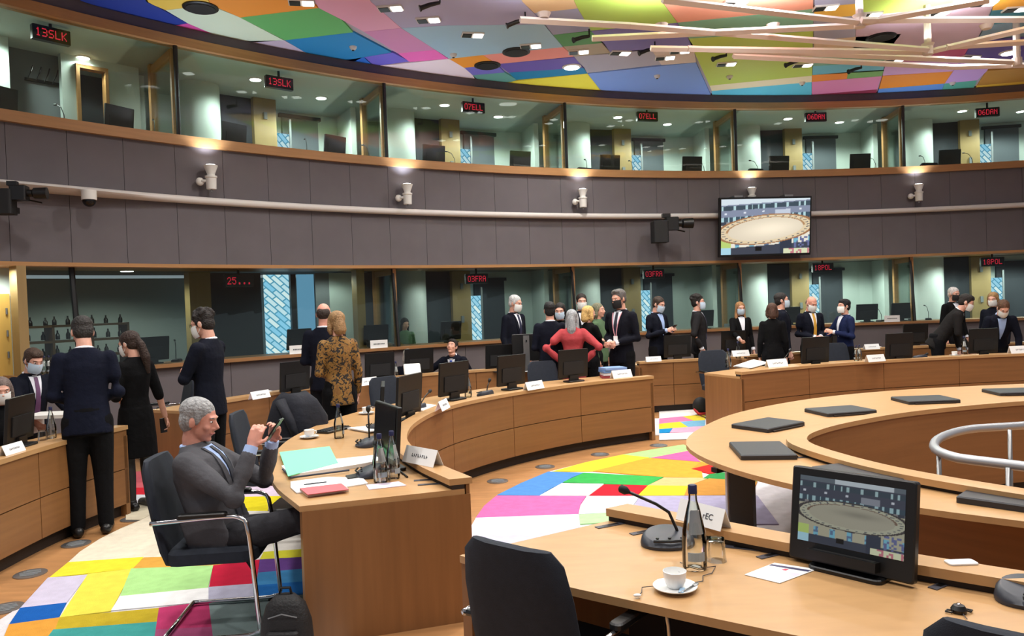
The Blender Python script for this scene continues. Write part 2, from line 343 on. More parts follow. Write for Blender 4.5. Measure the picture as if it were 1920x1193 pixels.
arc_obj('trim_3', S0, S1, -.02, .9, H_SOFFIT, H_SOFFIT + .05, wood_trim)
arc_obj('wall_upper', S0, S1, .02, .14, H_HEAD_UP + .13, ZC, mat('band_fabric', (92, 84, 92), .9, var=.04))
lo = struct(link('wall_lower', None)); lo['label'] = 'grey panelled wall below the lower booth windows'
sdoor = on_wall(28, 600)[0]
for k in range(int((S1 - sdoor) / 1.4) + 1):
    a = sdoor + k * 1.4; arc_obj('wall_panel', a + .004, min(a + 1.396, S1), .05, .09, 0, H_LEDGE_LO - .05, grey_fab, lo, 4)
arc_obj('wall_core', sdoor, S1, .09, .2, 0, H_LEDGE_LO - .05, grey_gap, lo)
arc_obj('trim_4', sdoor, S1, -.03, .62, H_LEDGE_LO - .05, H_LEDGE_LO, mat('sill_wood', (150, 108, 68), .45, var=.08, vs=(2, 2, 30)))
# white tube (broader shelf towards the left end)
rows = []
for k in range(80):
    s = S0 + (S1 - S0) * k / 79; w = .055 + .16 * max(0, min(1, (on_wall(330, 350)[0] - s) / 1.4)); zc = (zt0 + zt1) / 2
    rows.append([WP(s, -.05 - w + w * .999 * (1 - math.cos(t)) - .02, zc + .055 * math.sin(t)) for t in [2 * math.pi * q / 10 for q in range(10)]])
tb = MB().rows(rows).build('trim_5', mat('tube_white', (212, 206, 200), .5), None, True, 50); struct(tb)
# ------------------------------------------------------------------ ceiling
cl = struct(link('ceiling', None)); cl['label'] = 'ceiling of coloured square panels with recessed lamps'
poly = [WP(S0 + (S1 - S0) * k / 60, .1)[:2] for k in range(61)] + [(16, 12), (16, -3.5), (-7, -3.5), (-7.5, 4)]
MB().prism([tuple(p) for p in poly], ZC, ZC + .12).build('ceiling_slab', mat('ceiling_base', (178, 174, 190), .8), cl)
TILES = [
    ([(150, -3), (130, -80), (240, -80), (278, 0), (352, 40), (318, 46), (280, 40)], (16, 44, 150)), ([(318, 44), (352, 40), (428, 72), (395, 72)], (206, 66, 158)),
    ([(275, 0), (235, -60), (360, -60), (395, 5), (310, 15)], (242, 204, 76)), ([(310, 15), (392, 5), (450, 29), (532, 72), (440, 78), (352, 40)], (206, 232, 208)), ([(430, 74), (533, 72), (592, 106), (560, 110), (440, 82)], (190, 180, 206)),
    ([(395, 5), (365, -60), (545, -60), (580, 0), (597, 11), (450, 29)], (246, 146, 40)), ([(450, 29), (597, 11), (640, 33), (662, 57), (534, 72)], (84, 174, 92)),
    ([(534, 72), (662, 57), (734, 95), (682, 104), (640, 122), (590, 106)], (18, 122, 190)), ([(682, 104), (736, 95), (768, 112), (700, 121)], (96, 88, 206)), ([(640, 110), (684, 104), (702, 121), (690, 128), (640, 122)], (22, 96, 206)),
    ([(597, 11), (560, -60), (650, -60), (696, 0), (752, 49), (682, 56), (640, 33)], (216, 152, 184)), ([(682, 56), (752, 49), (816, 90), (746, 97)], (198, 126, 178)), ([(746, 97), (816, 90), (840, 107), (768, 113)], (236, 96, 186)),
    ([(693, 122), (842, 107), (872, 125), (900, 150), (860, 152), (720, 135)], (244, 222, 232)), ([(696, 0), (650, -60), (960, -60), (980, 0), (1002, 22), (1020, 42), (840, 44), (752, 49)], (158, 154, 190)),
    ([(752, 49), (840, 44), (1022, 42), (1056, 85), (905, 100), (842, 107), (816, 90)], (146, 186, 208)), ([(842, 107), (905, 100), (932, 118), (870, 124)], (248, 146, 34)),
    ([(905, 100), (1056, 85), (1076, 103), (932, 117)], (232, 138, 124)), ([(932, 117), (1076, 104), (1096, 124), (953, 133)], (88, 68, 164)), ([(870, 124), (932, 118), (946, 133), (886, 138)], (100, 98, 196)),
    ([(886, 138), (946, 133), (970, 147), (940, 156), (895, 152)], (84, 156, 146)), ([(953, 133), (1096, 124), (1101, 135), (968, 147)], (0, 116, 168)), ([(940, 152), (1101, 135), (1134, 175), (1060, 175), (930, 160)], (240, 224, 56)),
    ([(1076, 103), (1220, 88), (1240, 118), (1101, 134)], (160, 158, 170)), ([(1101, 135), (1305, 114), (1335, 180), (1134, 178)], (112, 148, 216)), ([(1056, 84), (1132, 77), (1146, 97), (1076, 103)], (160, 148, 118)),
    ([(1036, 62), (1108, 55), (1132, 77), (1056, 84)], (64, 138, 64)), ([(1108, 55), (1270, 40), (1292, 70), (1300, 82), (1146, 97)], (108, 100, 166)), ([(1083, 12), (1050, -60), (1230, -60), (1242, 0), (1270, 39), (1108, 54)], (160, 194, 76)),
    ([(980, 0), (945, -60), (1050, -60), (1083, 12), (1002, 21)], (212, 176, 130)), ([(1002, 21), (1083, 12), (1108, 54), (1036, 62)], (142, 146, 178)), ([(1220, 88), (1300, 81), (1305, 114), (1240, 119)], (204, 188, 172)),
    ([(1290, 69), (1525, 55), (1523, 139), (1330, 158)], (178, 204, 74)), ([(1330, 158), (1523, 139), (1522, 151), (1334, 168)], (242, 222, 178)), ([(1334, 168), (1522, 151), (1522, 184), (1336, 184)], (84, 196, 220)),
    ([(1270, 40), (1525, 13), (1525, 55), (1292, 69)], (108, 162, 130)), ([(1242, 0), (1230, -60), (1525, -60), (1525, 13), (1270, 39)], (222, 146, 120)), ([(1527, 10), (1607, 3), (1605, 26), (1526, 31)], (232, 178, 56)),
    ([(1527, 10), (1527, -60), (1615, -60), (1607, 3)], (148, 152, 184)), ([(1607, 3), (1615, -60), (1800, -60), (1790, -5), (1782, 12), (1605, 26)], (158, 184, 66)), ([(1605, 26), (1862, 6), (1832, 72), (1816, 86), (1600, 88), (1604, 68)], (186, 158, 176)),
    ([(1526, 31), (1605, 26), (1604, 66), (1526, 73)], (150, 148, 168)), ([(1526, 73), (1602, 66), (1690, 60), (1670, 86), (1525, 91)], (212, 186, 150)), ([(1525, 91), (1672, 86), (1665, 112), (1524, 121)], (112, 166, 136)),
    ([(1672, 90), (1818, 84), (1804, 108), (1665, 114)], (184, 60, 106)), ([(1818, 84), (1840, 70), (1990, 60), (1990, 110), (1804, 110)], (80, 60, 148)), ([(1848, 44), (1990, 28), (1990, 60), (1832, 73)], (98, 128, 148)),
    ([(1860, 16), (1990, 6), (1990, 28), (1848, 44)], (34, 108, 128)), ([(1866, 0), (1880, -60), (1990, -60), (1990, 6), (1860, 16)], (236, 166, 46)), ([(1524, 121), (1662, 113), (1657, 130), (1523, 138)], (100, 182, 198)),
    ([(1522, 138), (1590, 132), (1588, 145), (1522, 151)], (246, 132, 36)), ([(1590, 132), (1658, 128), (1653, 140), (1588, 145)], (112, 172, 82)), ([(1522, 151), (1653, 140), (1645, 165), (1522, 175)], (218, 126, 172)),
    ([(1522, 175), (1645, 165), (1640, 186), (1522, 186)], (138, 34, 64)), ([(1658, 116), (1800, 110), (1786, 131), (1655, 139)], (206, 156, 206)), ([(1655, 140), (1787, 131), (1771, 154), (1648, 164)], (250, 136, 24)),
    ([(1648, 164), (1771, 154), (1760, 184), (1640, 186)], (80, 138, 216)), ([(1787, 131), (1800, 110), (1862, 112), (1850, 131), (1832, 148), (1771, 154)], (192, 152, 220)), ([(1771, 154), (1832, 148), (1818, 180), (1760, 184)], (74, 168, 146)),
    ([(1850, 130), (1990, 120), (1990, 144), (1832, 158)], (180, 128, 46)), ([(1832, 158), (1990, 144), (1990, 172), (1818, 180)], (232, 192, 56))]
for pts, c in TILES:
    pl = [tuple(at(x, y, z=ZC)[:2]) for x, y in pts]; cxy = np.mean(pl, axis=0)
    pl = [tuple(cxy + (np.array(p) - cxy) * .996) for p in pl]
    MB().prism(pl, ZC - .03, ZC + .01).build('ceiling_panel', mat('panel_%d_%d_%d' % c, tuple(min(250, v * .95 + 28) for v in c), .6, spec=.3), cl)
# recessed twin lamps, round lamps, loudspeakers
proto = empty('ceiling_spotlight', cat='ceiling lamp', group='square recessed lamps in the coloured ceiling')
mb = MB().box((0, 0, -.012), (.34, .19, .024)); mb.build('lamp_frame', white_paint, proto)
MB().box((-.085, 0, -.027), (.14, .15, .012)).build('lamp_baffle', black, proto); MB().box((.085, 0, -.027), (.14, .15, .012)).build('lamp_lens', lamp_on, proto)
for i, (x, y, w) in enumerate([(565, 3, 'in the orange panel at the top left'), (732, 14, 'leftmost in the lavender panel'), (803, 36, 'second in the lavender panel'), (886, 64, 'left one in the pale blue panel'), (995, 85, 'right one in the pale blue panel by the salmon strip'),
        (1085, 96, 'in the olive panel'), (1163, 98, 'in the grey panel'), (1275, 95, 'far one in the beige panel'), (1247, 107, 'near one in the beige panel'), (1395, 100, 'upper left in the big lime panel'), (1362, 119, 'lower left in the big lime panel'),
        (1505, 121, 'at the right edge of the big lime panel'), (1376, 6, 'in the salmon panel behind a beam'), (1548, 13, 'in the amber panel at the top'), (1630, 26, 'beside the white post, under the lime panel'), (1757, 23, 'in the mauve panel'), (1845, 5, 'at the mauve panel top corner'),
        (1676, 112, 'in the crimson panel'), (1818, 106, 'left one in the dark purple panel'), (1905, 16, 'in the teal strip at the right edge')]):
    p = at(x, y, z=ZC - .03); again(proto, i, p, -.1 + .3 * (i % 3 == 0), 'square recessed ceiling lamp ' + w)
rl = empty('round_downlight', cat='ceiling lamp', group='round bright ceiling downlights')
MB().lathe([(0, -.01), (.15, -.01), (.17, 0), (.17, .02), (0, .02)], n=24).build('lamp_ring', white_paint, rl, True, 30); MB().lathe([(0, -.02), (.13, -.018), (.13, -.005), (0, -.005)], n=24).build('lamp_lens', lamp_on, rl)
for i, (x, y, w) in enumerate([(1072, 126, 'beside the purple and teal panels'), (1893, 99, 'in the dark purple panel at right')]): again(rl, i, at(x, y, z=ZC - .04), 0, 'round bright downlight ' + w)
sp = empty('ceiling_loudspeaker', cat='loudspeaker', group='round black loudspeakers in the ceiling')
MB().lathe([(0, -.015), (.2, -.015), (.23, -.005), (.23, .01), (0, .01)], n=28).build('speaker_rim', black, sp, True, 30); MB().lathe([(0, -.022), (.19, -.022), (.19, -.012), (0, -.012)], n=28).build('speaker_grille', black_soft, sp)
for i, (x, y, w) in enumerate([(376, 15, 'in the pale mint panel at left'), (914, 123, 'by the teal green panel'), (968, 98, 'in the salmon strip'), (1652, 70, 'in the tan panel behind the beams')]): again(sp, i, at(x, y, z=ZC - .04), 0, 'round black ceiling loudspeaker ' + w)
sd = empty('smoke_detector', cat='detector', group='small sensors on the ceiling panels')
MB().lathe([(0, -.05), (.03, -.05), (.055, -.02), (.06, .01), (0, .01)], n=16).build('detector_head', white_paint, sd, True, 40); MB().lathe([(0, -.062), (.02, -.06), (.02, -.045), (0, -.045)], n=12).build('detector_lens', black, sd)
for i, (x, y, w) in enumerate([(850, 102, 'beside the orange square'), (662, 88, 'in the bright blue panel'), (1232, 142, 'in the cornflower blue panel'), (1368, 143, 'near the cream strip'), (1504, 155, 'in the cyan panel'), (1786, 155, 'in the sea green panel')]): again(sd, i, at(x, y, z=ZC - .035), 0, 'small round ceiling sensor ' + w)
# hanging lighting frame of white beams
ZB = 5.25
beam_m = mat('beam_white', (220, 208, 202), .45)
fr = empty('lighting_frame', (0, 0, 0), label='white beam lattice hung below the coloured ceiling at the upper right', cat='lighting frame')
def beam(a, b, za=ZB, zb=ZB, w=.062):
    p, q = at(a[0], a[1], z=za), at(b[0], b[1], z=zb); MB().tube([p, q], w * .71, 4, up=(0, 0, 1)).build('beam', beam_m, fr)
for a, b in [((1242, 0), (1612, 42)), ((1180, 48), (1740, 93)), ((975, 37), (1180, 48)), ((1110, 72), (1605, 48)), ((1612, 44), (1855, 0)), ((1615, 38), (1960, 36)), ((1742, 97), (1960, 46)), ((1220, 91), (1742, 98)), ((1775, 88), (1960, 77)),
             ((1290, 91), (1910, 117)), ((1375, 105), (1785, 126)), ((1785, 126), (1960, 121))]: beam(a, b)
for x, y in [(1612, 43), (1740, 95), (1907, 116)]:
    p = at(x, y, z=ZB); MB().tube([p, (p.x, p.y, ZC)], .05, 8).build('hanging_post', beam_m, fr)
    MB().lathe([(0, -.06), (.07, -.06), (.07, .06), (0, .06)], c=tuple(p), n=12).build('node', beam_m, fr)
for (x, y) in [(1020, 40), (1240, 60), (1450, 60), (1612, 43), (1740, 95), (1850, 60)]:  # dishes and upward spots added on the beams to brighten the ceiling
    p = at(x, y, z=ZB); MB().lathe([(0, .04), (.06, .04), (.09, .1), (.085, .1), (.055, .05), (0, .05)], c=tuple(p), n=16).build('added_uplight_dish', beam_m, fr, True, 40)
    l = bpy.data.lights.new('added_ceiling_uplight', 'SPOT'); l.energy = 230; l.spot_size = math.radians(160); l.spot_blend = .8; l.shadow_soft_size = .08
    o = bpy.data.objects.new('added_ceiling_uplight', l); COL.objects.link(o); o.location = (p.x, p.y, ZB + .12); o.rotation_euler = (math.pi, 0, 0)
st = empty('track_spotlight', cat='spotlight', group='black spotlights under the coloured ceiling')
MB().tube([(0, 0, 0), (.13, 0, -.03), (.26, 0, -.08)], [.022, .03, .032], 10).build('spot_body', black, st, True, 40); MB().tube([(0, 0, 0), (0, 0, .12)], .012, 6).build('spot_arm', black, st); MB().tube([(.255, 0, -.078), (.275, 0, -.085)], [.04, .045], 10).build('spot_hood', black, st)
for i, (x, y, a, w) in enumerate([(825, 5, 3.3, 'at the top of the picture'), (985, 37, 3.2, 'at the left tip of the lattice'), (1105, 68, 3.5, 'near the green square'), (1228, 91, 3.3, 'near the beige panel'), (1362, 104, 3.5, 'left in the lime panel'), (1500, 114, 3.3, 'right in the lime panel'), (1615, 127, 3.4, 'over the small green panel')]):
    again(st, i, at(x, y, z=ZC - .14), a, 'black tilted ceiling spotlight ' + w)
# ------------------------------------------------------------------ interpreter booths behind the wall
def daylight(name, strength):
    m = bpy.data.materials.new(name); m.use_nodes = True; nt = m.node_tree; nt.nodes.clear()
    o = nt.nodes.new('ShaderNodeOutputMaterial'); e = nt.nodes.new('ShaderNodeEmission'); tc = nt.nodes.new('ShaderNodeTexCoord')
    mp = nt.nodes.new('ShaderNodeMapping'); mp.inputs['Rotation'].default_value = (math.pi / 2, 0, 0); m2 = nt.nodes.new('ShaderNodeMapping'); m2.inputs['Rotation'].default_value = (0, 0, -.85)
    br = nt.nodes.new('ShaderNodeTexBrick'); br.inputs['Scale'].default_value = 3.2; br.inputs['Color1'].default_value = (.95, 1, 1, 1); br.inputs['Color2'].default_value = (.30, .66, .95, 1); br.inputs['Mortar'].default_value = (.10, .36, .55, 1)
    br.inputs['Mortar Size'].default_value = .035; br.inputs['Brick Width'].default_value = .7; br.inputs['Row Height'].default_value = .26; br.offset = .4
    e.inputs[1].default_value = strength
    nt.links.new(tc.outputs['Object'], mp.inputs[0]); nt.links.new(mp.outputs[0], m2.inputs[0]); nt.links.new(m2.outputs[0], br.inputs['Vector']); nt.links.new(br.outputs[0], e.inputs[0]); nt.links.new(e.outputs[0], o.inputs[0])
    return m
day_up = daylight('daylight_pane', 1.2); day_lo = daylight('daylight_pane_lower', 1.5)
mull = [on_wall(x, 250)[0] for x in (337, 725, 1062, 1380, 1695)]
U = (mull[-1] - mull[0]) / 4
MULL = [mull[0] - U] + mull + [mull[-1] + U]
def shell(base, head, depth, lower):
    """one booth, origin on the mullion at floor level; x along the wall, y into the booth"""
    b = struct(link('wall_booth', None)); zf = base - .85
    MB().box((U / 2, depth / 2 + .1, head + .09), (U + .9, depth, .1)).build('booth_ceiling', booth_white if not lower else booth_grey, b)
    MB().box((U / 2, depth / 2 + .2, zf - .03), (U + .9, depth, .06)).build('booth_floor', booth_dark, b)
    zc, hgt = (zf + head + .05) / 2, head + .05 - zf
    MB().box((U / 2 - .1, depth + .1, zc), (U + 1.6, .08, hgt)).build('back_panel', booth_white, b)
    MB().box((.0, depth * .5 + 1.0, zc), (.1, depth - 1.75, hgt)).build('divider', booth_white, b)
    mb = MB(); mb.box((0, .2, (base + head) / 2), (.06, .07, head - base)); mb.build('divider_stile', wood_trim, b)
    MB().box((0, .74, head - .05), (.07, 1.05, .1)).build('divider_rail', wood_trim, b); MB().box((0, 1.24, zc), (.09, .12, hgt)).build('divider_post', wood_trim, b)
    MB().box((0, .72, zf + .45), (.07, 1.0, .9)).build('divider_dado', booth_grey, b)
    MB().box((0, .72, (base + head) / 2), (.012, .98, head - base)).build('divider_glass', pane_up, b)
    MB().lathe([(.36, zf), (.36, head + .04)], c=(.92, 2.0, 0), n=32).build('column', booth_white if not lower else mat('column_lower', (200, 206, 200), .7), b, True, 60)
    MB().box((1.60, 2.32, zc), (.82, .06, hgt)).build('dark_panel', booth_dark, b)
    MB().box((2.16, 2.2, zc), (.42, .12, hgt)).build('wood_pier', booth_wood, b)
    MB().box((2.16, 2.125, head - .28), (.06, .03, .12)).build('wall_socket', booth_grey, b); MB().box((2.16, 2.125, base + .38), (.06, .03, .14)).build('wall_switch', booth_grey, b)
    dw = MB().box((3.12, depth + .03, zf + 1.02), (.74, .06, 2.05)).build('door_leaf', booth_door if not lower else booth_dark, b)
    MB().box((3.12, depth + .02, zf + 2.08), (.86, .07, .07)).build('door_lintel', booth_dark, b)
    MB().box((2.56, depth - .40, base + .32), (.26, .04, .9 if not lower else 1.1)).build('daylight_window', day_up if not lower else day_lo, b)
    for q in (2.41, 2.71): MB().box((q, depth - .41, base + .4), (.04, .06, 1.3)).build('window_stile', booth_grey, b)
    return b
bu = shell(H_SILL_UP, H_HEAD_UP, 2.75, False); bl = shell(H_LEDGE_LO, H_SOFFIT, 2.75, True)
def put(o, s, d=0.0, h=0.0): p = WP(s, d, h); o.location = p; o.rotation_euler = (0, 0, Wrot(s + U / 2)); return o
mull_m = mat('mullion_black', (14, 14, 15), .5)
seq = ['behind the thirteenth language sign at far left', 'left of the second red sign', 'under the third red sign', 'under the fourth red sign', 'under the fifth red sign', 'under the sixth red sign', 'beyond the right picture edge']
for i, s in enumerate(MULL[:-1]):
    b = bu if i == 0 else copy_tree(bu); put(b, s); b['label'] = 'upper interpreter booth interior ' + seq[i]
    g = struct(arc_slab(MB(), s + .02, MULL[i + 1] - .02, .05, .062, H_SILL_UP, H_HEAD_UP, 6).build('window_%d' % (i + 1), pane_up)); g['label'] = 'upper booth window pane ' + seq[i]
    m = struct(MB().tube([WP(s, .03, H_SILL_UP), WP(s, .03, H_HEAD_UP)], .032, 6).build('trim_%d' % (10 + i), mull_m))
b = bu
for ch in list(b.children):
    if ch.name.split('.')[0] in ('column', 'dark_panel', 'wood_pier', 'door_leaf', 'door_lintel', 'daylight_window', 'window_stile', 'wall_socket', 'wall_switch'): bpy.data.objects.remove(ch)
lw = struct(link('wall_booth_left', None)); lw['label'] = 'grey and white end walls of the leftmost upper booth with an open doorway'
zf, zh = H_SILL_UP - .85, H_HEAD_UP + .05
def su(px, d): return on_wall(px, 180, d)[0]
arc_obj('pale_jamb', su(-60, 1.3), su(20, 1.3), 1.3, 1.36, zf, zh, booth_white, lw, 2); arc_obj('grey_wall', su(20, 1.7), su(117, 1.7), 1.7, 1.75, zf, zh, booth_grey, lw, 3)
arc_obj('white_wall', su(117, 1.5), su(146, 1.5), 1.5, 1.6, zf, zh, booth_white, lw, 2); arc_obj('white_wall', su(204, 1.5), su(262, 1.5), 1.5, 1.6, zf, zh, booth_white, lw, 2); arc_obj('wall_over_door', su(146, 1.5), su(204, 1.5), 1.5, 1.6, on_wall(175, 128, 1.5)[1], zh, booth_white, lw, 2)
for x0, x1 in ((145, 152), (199, 205)): arc_obj('door_jamb', su(x0, 1.46), su(x1, 1.46), 1.46, 1.6, zf, on_wall(175, 126, 1.46)[1], wood_trim, lw, 2)
arc_obj('door_head', su(145, 1.46), su(205, 1.46), 1.46, 1.6, on_wall(175, 131, 1.46)[1], on_wall(175, 124, 1.46)[1], wood_trim, lw, 2)
arc_obj('room_beyond', su(140, 2.4), su(230, 2.4), 2.4, 2.45, zf, zh, booth_door, lw, 2)
ck = empty('coat_hooks', label='dark coat hook rail on the grey wall of the top left booth', cat='coat hooks'); s, z = on_wall(90, 156, 1.68); ck.location = WP(s, 1.66, z); ck.rotation_euler = (0, 0, Wrot(s))
MB().box((0, 0, 0), (.62, .03, .04)).build('hook_rail', black, ck)
for q in range(6): MB().tube([(-.28 + q * .11, -.02, 0), (-.25 + q * .11, -.09, .10), (-.22 + q * .11, -.07, .19)], .009, 6).build('hook', black, ck)
LOW = [on_wall(x, 570, .12)[0] for x in (742, 1077, 1390, 1712)]; LOW.append(LOW[-1] + (LOW[-1] - LOW[0]) / 3)
for i, s in enumerate(LOW[:-1]):
    b = bl if i == 0 else copy_tree(bl); put(b, s); b['label'] = 'lower interpreter booth interior, ' + ['left of the tall group', 'behind the tall man in black mask', 'behind the woman with long hair', 'behind the bending man at right'][i]
    g = MB(); rows = []
    for k in range(7):
        q = s + .02 + (LOW[i + 1] - s - .04) * k / 6; rows.append([WP(q, .08, H_LEDGE_LO), WP(q, .09, H_LEDGE_LO), WP(q, .23, H_SOFFIT), WP(q, .22, H_SOFFIT)])
    struct(g.rows(rows).build('window_%d' % (20 + i), pane_lo))
    struct(MB().tube([WP(s, .06, H_LEDGE_LO), WP(s, .2, H_SOFFIT)], .03, 6).build('trim_%d' % (20 + i), mull_m))
# the wide lower booth at the left
wl = struct(link('wall_booth', None)); wl['label'] = 'wide lower booth at left with bottle shelves and a bright window'
sl0, sl1 = sdoor, LOW[0]
arc_obj('back_panel', sl0 - .6, sl1 + .2, 3.2, 3.26, 0, H_SOFFIT, mat('booth_wide_grey', (170, 174, 168), .8), wl); arc_obj('booth_floor', sl0, sl1, .7, 3.2, .2, .24, booth_dark, wl); arc_obj('booth_ceiling', sl0 - .5, sl1, .3, 3.3, H_SOFFIT + .06, H_SOFFIT + .14, booth_grey, wl)
def sw(px, d): return on_wall(px, 560, d)[0]
arc_obj('wood_pier', sw(356, 1.1), sw(396, 1.1), 1.1, 1.3, .24, H_SOFFIT, booth_wood, wl, 2)
arc_obj('dark_panel', sw(396, 1.4), sw(490, 1.4), 1.4, 1.45, .24, H_SOFFIT, booth_dark, wl, 3)
arc_obj('daylight_window', sw(496, 2.0), sw(556, 2.0), 2.0, 2.03, .9, H_SOFFIT, day_lo, wl, 3); arc_obj('window_frame', sw(544, 1.95), sw(554, 1.95), 1.9, 1.98, .9, H_SOFFIT, black, wl, 2)
arc_obj('window_reveal', sw(557, 2.0), sw(592, 2.0), 1.95, 2.0, .24, H_SOFFIT, glow('reveal_painted_daylight', (.22, .50, .78), .9), wl, 2)  # reveal emits pale blue itself, standing in for daylight falling on it
arc_obj('dark_pier', sw(592, 1.5), sw(618, 1.5), 1.5, 1.56, .24, H_SOFFIT, booth_grey, wl, 2); arc_obj('white_pier', sw(618, 1.5), sw(664, 1.5), 1.5, 1.55, .24, H_SOFFIT, booth_white, wl, 2)
arc_obj('wood_jamb', sw(665, .5), sw(680, .5), .4, .6, .24, H_SOFFIT, booth_wood, wl, 2); arc_obj('dark_panel', sw(680, 1.4), sw(745, 1.4), 1.4, 1.45, .24, H_SOFFIT, booth_dark, wl, 2)
for k, (x0, x1) in enumerate([(52, 138), (146, 742)]):
    a, b_ = on_wall(x0, 560, .12)[0], on_wall(x1, 560, .12)[0]; rows = []
    for q in range(13):
        t = a + (b_ - a) * q / 12; rows.append([WP(t, .08, H_LEDGE_LO), WP(t, .09, H_LEDGE_LO), WP(t, .23, H_SOFFIT), WP(t, .22, H_SOFFIT)])
    struct(MB().rows(rows).build('window_%d' % (30 + k), pane_lo))
a = on_wall(142, 570, .12)[0]; struct(MB().tube([WP(a, .06, H_LEDGE_LO), WP(a, .2, H_SOFFIT)], .035, 6).build('trim_31', mull_m))
struct(arc_slab(MB(), on_wall(32, 560)[0], on_wall(50, 560)[0], -.02, .2, 0, H_SOFFIT, 2).build('trim_32', booth_wood)); 
# door at the far left with its lobby
s_d = on_wall(-130, 560)[0]
dr = struct(link('door_1', None)); dr['label'] = 'yellow wooden door standing at the left picture edge'
arc_obj('door_leaf', on_wall(-90, 560, .45)[0], on_wall(18, 560, .45)[0], .45, .5, 0, 2.12, mat('door_yellow', (206, 164, 82), .5, var=.05, vs=(10, 10, 1)), dr, 2)
h1 = on_wall(14, 620, .43)[0]
for z in (1.35, 1.62, 1.9): MB().tube([WP(h1, .43, z - .04), WP(h1, .43, z + .04)], .012, 6).build('hinge', steel, dr)
struct(arc_slab(MB(), S0, on_wall(32, 560, .5)[0], .5, .55, 0, H_SOFFIT, 3).build('wall_lobby', booth_white))
# downlights inside the booths, each with its own small light
dl = empty('booth_downlight', cat='ceiling lamp', group='round lamps in the booth ceilings')
MB().lathe([(0, -.006), (.1, -.006), (.12, .006), (.12, .02), (0, .02)], n=20).build('lamp_ring', white_paint, dl, True, 30); MB().lathe([(0, -.014), (.09, -.012), (.09, 0), (0, 0)], n=20).build('lamp_lens', lamp_on, dl)
nd = 0
def booth_lamp(s, d, head, e, w, fixture=True):
    global nd
    if fixture: again(dl, nd, WP(s, d, head + .03), 0, 'round downlight in the ceiling of the ' + w); nd += 1
    l = bpy.data.lights.new('booth_lamp', 'SPOT'); l.energy = e * 4.5; l.shadow_soft_size = .1; l.spot_size = math.radians(165); l.spot_blend = .35; l.color = (.93, 1, .95)
    o = bpy.data.objects.new('booth_lamp', l); COL.objects.link(o); o.location = WP(s, d, head - .06)
bw = ['leftmost upper booth', 'second upper booth from left', 'third upper booth from left', 'fourth upper booth from left', 'fifth upper booth from left', 'rightmost upper booth']
for i, s in enumerate(MULL[:-1]):
    booth_lamp(s + 1.6, 1.0, H_HEAD_UP, 30, bw[i] + ', above its dark panel'); booth_lamp(s + 2.9, 1.5, H_HEAD_UP, 46, bw[i] + ', near its red sign')
for i, s in enumerate(LOW[:-1]):
    booth_lamp(s + 1.5, .8, H_SOFFIT, (14, 16, 40, 40)[i], 'lower booth %s' % ('left of the group of talkers', 'behind the talkers', 'behind the woman with long hair', 'at the far right')[i]); booth_lamp(s + 2.9, 1.5, H_SOFFIT, (9, 12, 46, 46)[i], '', False)
booth_lamp(on_wall(250, 560, 1.2)[0], 1.4, H_SOFFIT, 22, 'wide lower booth at left'); booth_lamp(on_wall(630, 560, .8)[0], .9, H_SOFFIT, 7, '', False); booth_lamp(on_wall(10, 560, 0)[0], .1, H_SOFFIT, 8, '', False)
# LED language signs
FONT5 = {'0': '01110100011000110001100011000101110', '1': '00100011000010000100001000010001110', '2': '01110100010000100010001000100011111', '3': '11110000010000101110000010000111110', '5': '11111100001111000001000011000101110',
         '6': '00110010001000011110100011000101110', '7': '11111000010001000100010000100001000', '8': '01110100011000101110100011000101110', 'S': '01111100001000001110000010000111110', 'L': '10000100001000010000100001000011111', 'K': '10001100101010011000101001001010001',
         'E': '11111100001000011110100001000011111', 'D': '11110100011000110001100011000111110', 'A': '01110100011000111111100011000110001', 'N': '10001110011010110011100011000110001', 'F': '11111100001000011110100001000010000', 'R': '11110100011000111110101001001010001', 'P': '11110100011000111110100001000010000', 'O': '01110100011000110001100011000101110', '.': '00000000000000000000000000011000110'}
def led(px, py, text, d, w, dark=False):
    s, z = on_wall(px, py, d); p = WP(s, d, z); e = empty('led_sign', p, Wrot(s), label='black hanging sign with red dot letters ' + text + ', ' + w, cat='sign', group='red dot-matrix language signs')
    MB().bbox((0, 0, 0), (.46, .09, .19), .012).build('sign_case', black, e); MB().tube([(0, 0, .09), (0, 0, .32)], .02, 8).build('sign_hanger', black, e)
    mb = MB(); c = .0125
    for i, ch in enumerate(text):
        bits = FONT5[ch]
        for r_ in range(7):
            for q in range(5):
                if bits[r_ * 5 + q] == '1': x = -.19 + i * .078 + q * c + .0; mb.box((x, -.047, .0 + (3 - r_) * c * 1.25), (c * .8, .004, c))
    mb.build('led_letters', led_red, e); return e
for (x, y, t, w) in [(95, 66, '13SLK', 'at the far left upper window'), (523, 156, '13SLK', 'beside the second black monitor'), (887, 202, '07ELL', 'left of the centre'), (1213, 219, '07ELL', 'right of the centre'), (1529, 220, '06DAN', 'right of the wall screen'), (1851, 211, '06DAN', 'at the right picture edge')]: led(x, y, t, .4, w)
for (x, y, t, w) in [(447, 527, '25...', 'in the wide lower left booth'), (893, 523, '03FRA', 'left of the white-haired man'), (1225, 514, '03FRA', 'above the man reading his phone'), (1542, 502, '18POL', 'above the bald man'), (1860, 491, '18POL', 'at the lower right window')]: led(x, y, t, .42, w)
